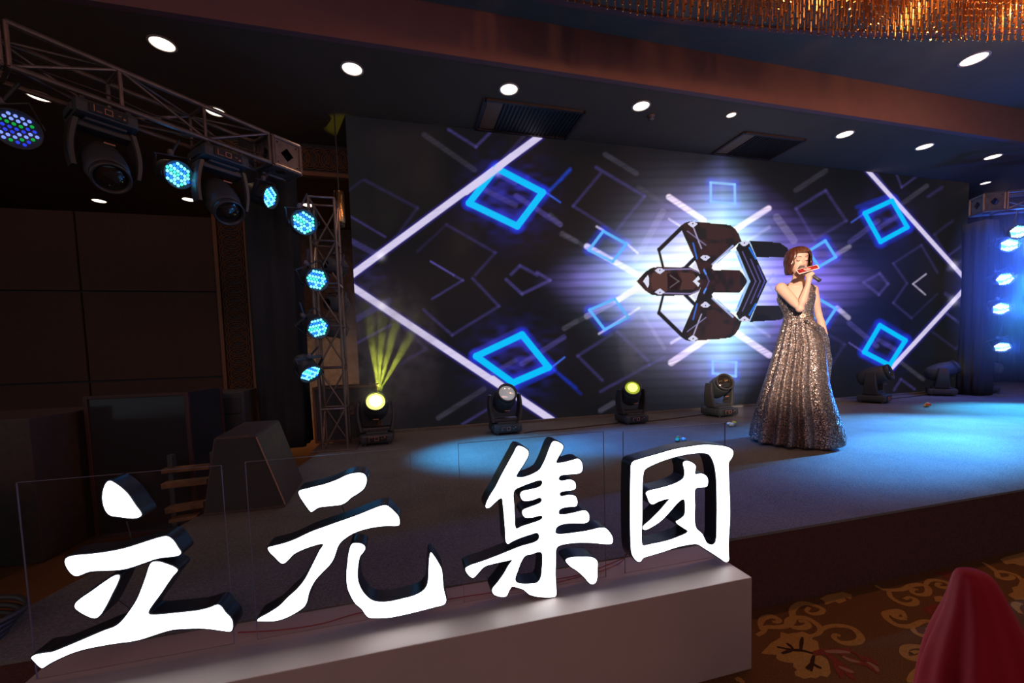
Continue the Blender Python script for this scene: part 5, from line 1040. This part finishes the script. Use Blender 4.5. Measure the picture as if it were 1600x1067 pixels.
for y in ys:
    l = np.interp(y, [s[0] for s in SK], [s[1] for s in SK]); r = np.interp(y, [s[0] for s in SK], [s[2] for s in SK]); t_ = (y-496)/194
    c = J((l+r)/2, y); R = (r-l)/2*UP*KR; amp = .03+.15*t_**.6; ring = []
    for k in range(NS):
        ph = 2*pi*k/NS; w_ = ph+.25*math.sin(ph*2+1)+.12*math.sin(3*ph)
        f = math.sin(13*w_+.8*math.sin(t_*2)); f = math.copysign(abs(f)**.75, f)
        g_ = .45*math.sin(7*w_+1.2+t_*.7)+.3*math.sin(29*w_)*(1-.5*t_); fr_ = .55 if abs(math.sin(ph)) > .93 else 1
        rr = R*(1+amp*(f*.6+g_*.6)*fr_)
        p = c+hh*(rr*math.sin(ph))-vv*(rr*(.78+.1*t_)*math.cos(ph))
        # hem: sweeps the floor in front, lifted a little at the viewer's right
        if t_ > .8:
            k2 = (t_-.8)/.2; zt_ = ZS+.006+.045*max(0, math.sin(ph-.35))**3*(1-.3*math.cos(ph))+.008*(1+math.sin(13*w_)); z0_ = J((l+r)/2, 651.2).z
            p.z = z0_+(zt_-z0_)*k2
        ring.append(p)
    rings.append(ring)
bm = BM(); loft(bm, rings, cap=False); loc(bm); sk = obj('skirt', bm, m_seq, person, smooth=True); so = sk.modifiers.new('t', 'SOLIDIFY'); so.thickness = .004
# swag of cloth gathered into her left hand
bm = BM()
rings = []
for t_, (x, y, w_, dd) in zip(np.linspace(0, 1, 7), ((1262, 500, 5, -.13), (1276, 512, 9, -.12), (1285, 530, 9, -.07), (1288, 548, 8, -.06), (1291, 562, 8, -.03), (1289, 590, 7, 0.0), (1287, 630, 6, .03))):
    c = J(x, y, dd); rings.append([c+hh*(w_*UP*(1+.25*math.sin(5*a))*math.cos(a)*.8)-vv*(w_*UP*.7*math.sin(a)) for a in [2*pi*k/30 for k in range(30)]])
loft(bm, rings); loc(bm); obj('gathered_cloth', bm, m_seq, person, smooth=True)
bm = BM(); tube(bm, [tring(441, [-.55], .002)[0], tring(446, [-.45], .002)[0], tring(449, [-.2], .003)[0], tring(450, [.1], .003)[0], tring(448, [.5], .003)[0]], .0022, 6); loc(bm); obj('neck_trim', bm, mat('sheer_trim', (.75, .62, .5), .5), person, smooth=True)

# microphone and red sleeve card held in her hand
mic = empty('microphone', tuple(mc)); tag(mic, 'black handheld microphone in the singer\'s raised hand', 'microphone')
q = mu.to_track_quat('Z', 'Y').to_matrix().to_4x4()
bm = BM(); lathe(bm, [(.017, -.045), (.0155, 0), (.0135, .06), (.014, .088), (.011, .094)], 18); bm.transform(q); obj('handle', bm, m_plastic, mic, smooth=True)
bm = BM(); lathe(bm, [(.018, -.046), (.025, -.062), (.0265, -.08), (.02, -.098), (.006, -.105)], 18); bm.transform(q); obj('grille', bm, m_steel, mic, smooth=True)
bm = BM(); lathe(bm, [(.0145, .086), (.016, .09), (.016, .1), (.01, .103)], 16); bm.transform(q); obj('end_cap', bm, m_gloss, mic, smooth=True)
cq = [J(1243.2, 421.5, -.235), J(1248.5, 428.6, -.245), J(1280.8, 419.3, -.26), J(1276.8, 413.4, -.25)]
cc = sum(cq, Vector())/4; card = empty('cue_card', tuple(cc)); tag(card, 'glossy red card with a white border held against the microphone', 'card')
nrm = (cq[1]-cq[0]).cross(cq[3]-cq[0]).normalized()
if nrm.dot(vv) > 0: nrm = -nrm
bm = BM(); prism(bm, [p_-cc for p_ in cq], -nrm*.002); bmesh.ops.recalc_face_normals(bm, faces=bm.faces); obj('board', bm, mat('card_white', (.6, .5, .45), .4), card)
def cardp(u, v): return (cq[0].lerp(cq[3], u)).lerp(cq[1].lerp(cq[2], u), v)-cc
bm = BM(); prism(bm, [cardp(u, v)+nrm*.0012 for u, v in ((.04, .1), (.03, .82), (.96, .8), (.97, .08))], -nrm*.001); bmesh.ops.recalc_face_normals(bm, faces=bm.faces); obj('red_print', bm, mat('card_red', (.26, .008, .008), .45, noise=.7, nscale=60), card)
bm = BM()
for (u, v, a, b_) in ((.38, .4, .07, .2), (.5, .35, .05, .16), (.56, .5, .08, .15), (.46, .6, .1, .12)): prism(bm, [cardp(u+a*math.cos(t), v+b_*math.sin(t))+nrm*.0022 for t in np.linspace(0, 2*pi, 9)[:-1]], -nrm*.0006)
bmesh.ops.recalc_face_normals(bm, faces=bm.faces); obj('pale_print', bm, mat('card_pale', (.8, .35, .28), .4), card)['kind'] = 'stuff'

# ================================================================== DRAPED CHAIR IN THE FOREGROUND
def velvet():
    m = mat('red_satin', (.26, .008, .018), .72, spec=.15, bump=.05, bscale=300); b = m.node_tree.nodes['Principled BSDF']; b.inputs['Sheen Weight'].default_value = .1; b.inputs['Sheen Tint'].default_value = (1, .2, .25, 1); return m
chair = empty('banquet_chair', (.93, .55, 0)); tag(chair, 'banquet chair wrapped in a dark red satin cover, bottom right corner', 'chair')
CP = [  # height py, left px, right px traced, dd
 (903, 1503, 1536, 0), (907, 1496, 1545, 0), (917, 1491, 1553, 0), (935, 1487, 1562, 0), (960, 1482, 1574, 0), (990, 1474, 1588, 0), (1020, 1464, 1602, 0), (1050, 1455, 1614, 0), (1085, 1447, 1628, 0), (1150, 1436, 1650, 0), (1300, 1420, 1700, 0), (1500, 1400, 1760, 0), (1760, 1380, 1820, 0)]
DCH = .72; NR = 120; rings = []; cl = Vector((.93, .55, 0))
rv = ray(1530, 1000); cv = Vector((rv[0], rv[1], 0)).normalized(); chh = Vector((cv.y, -cv.x, 0))
yy2 = list(np.linspace(903, 1120, 44))+list(np.linspace(1130, 1700, 30))
for y in yy2:
    l = np.interp(y, [c[0] for c in CP], [c[1] for c in CP]); r = np.interp(y, [c[0] for c in CP], [c[2] for c in CP]); c = Vector(ond((l+r)/2, y, DCH)); R = (r-l)/2*DCH/FPX*.8; t_ = min(1, (y-903)/200); ring = []
    for k in range(NR):
        a = 2*pi*k/NR; w_ = a+.3*math.sin(a+.5); f = .02+.16*t_
        rr = 1+f*(.55*math.sin(5*w_+.4+.5*t_)+.35*math.sin(9*w_+1.7)); ring.append(c+chh*(R*rr*math.sin(a))-cv*(R*rr*1.25*math.cos(a))+cv*(.03+.07*t_))
    rings.append(ring)
bm = BM(); loft(bm, rings)
for v in bm.verts: v.co -= cl; v.co.z = max(.002, v.co.z)
top = max(v.co.z for v in bm.verts)
cov = obj('satin_cover', bm, velvet(), chair, smooth=True)
bc = rings[-1]; bc = sum(bc, Vector())/len(bc)-cl
for (a, b) in ((-.03, -.03), (.03, -.03), (.03, .03), (-.03, .03)):
    bm = BM(); tube(bm, [(bc.x+a, bc.y+b, 0), (bc.x+a, bc.y+b, .45)], .011, 8); obj('leg', bm, m_steel, chair)
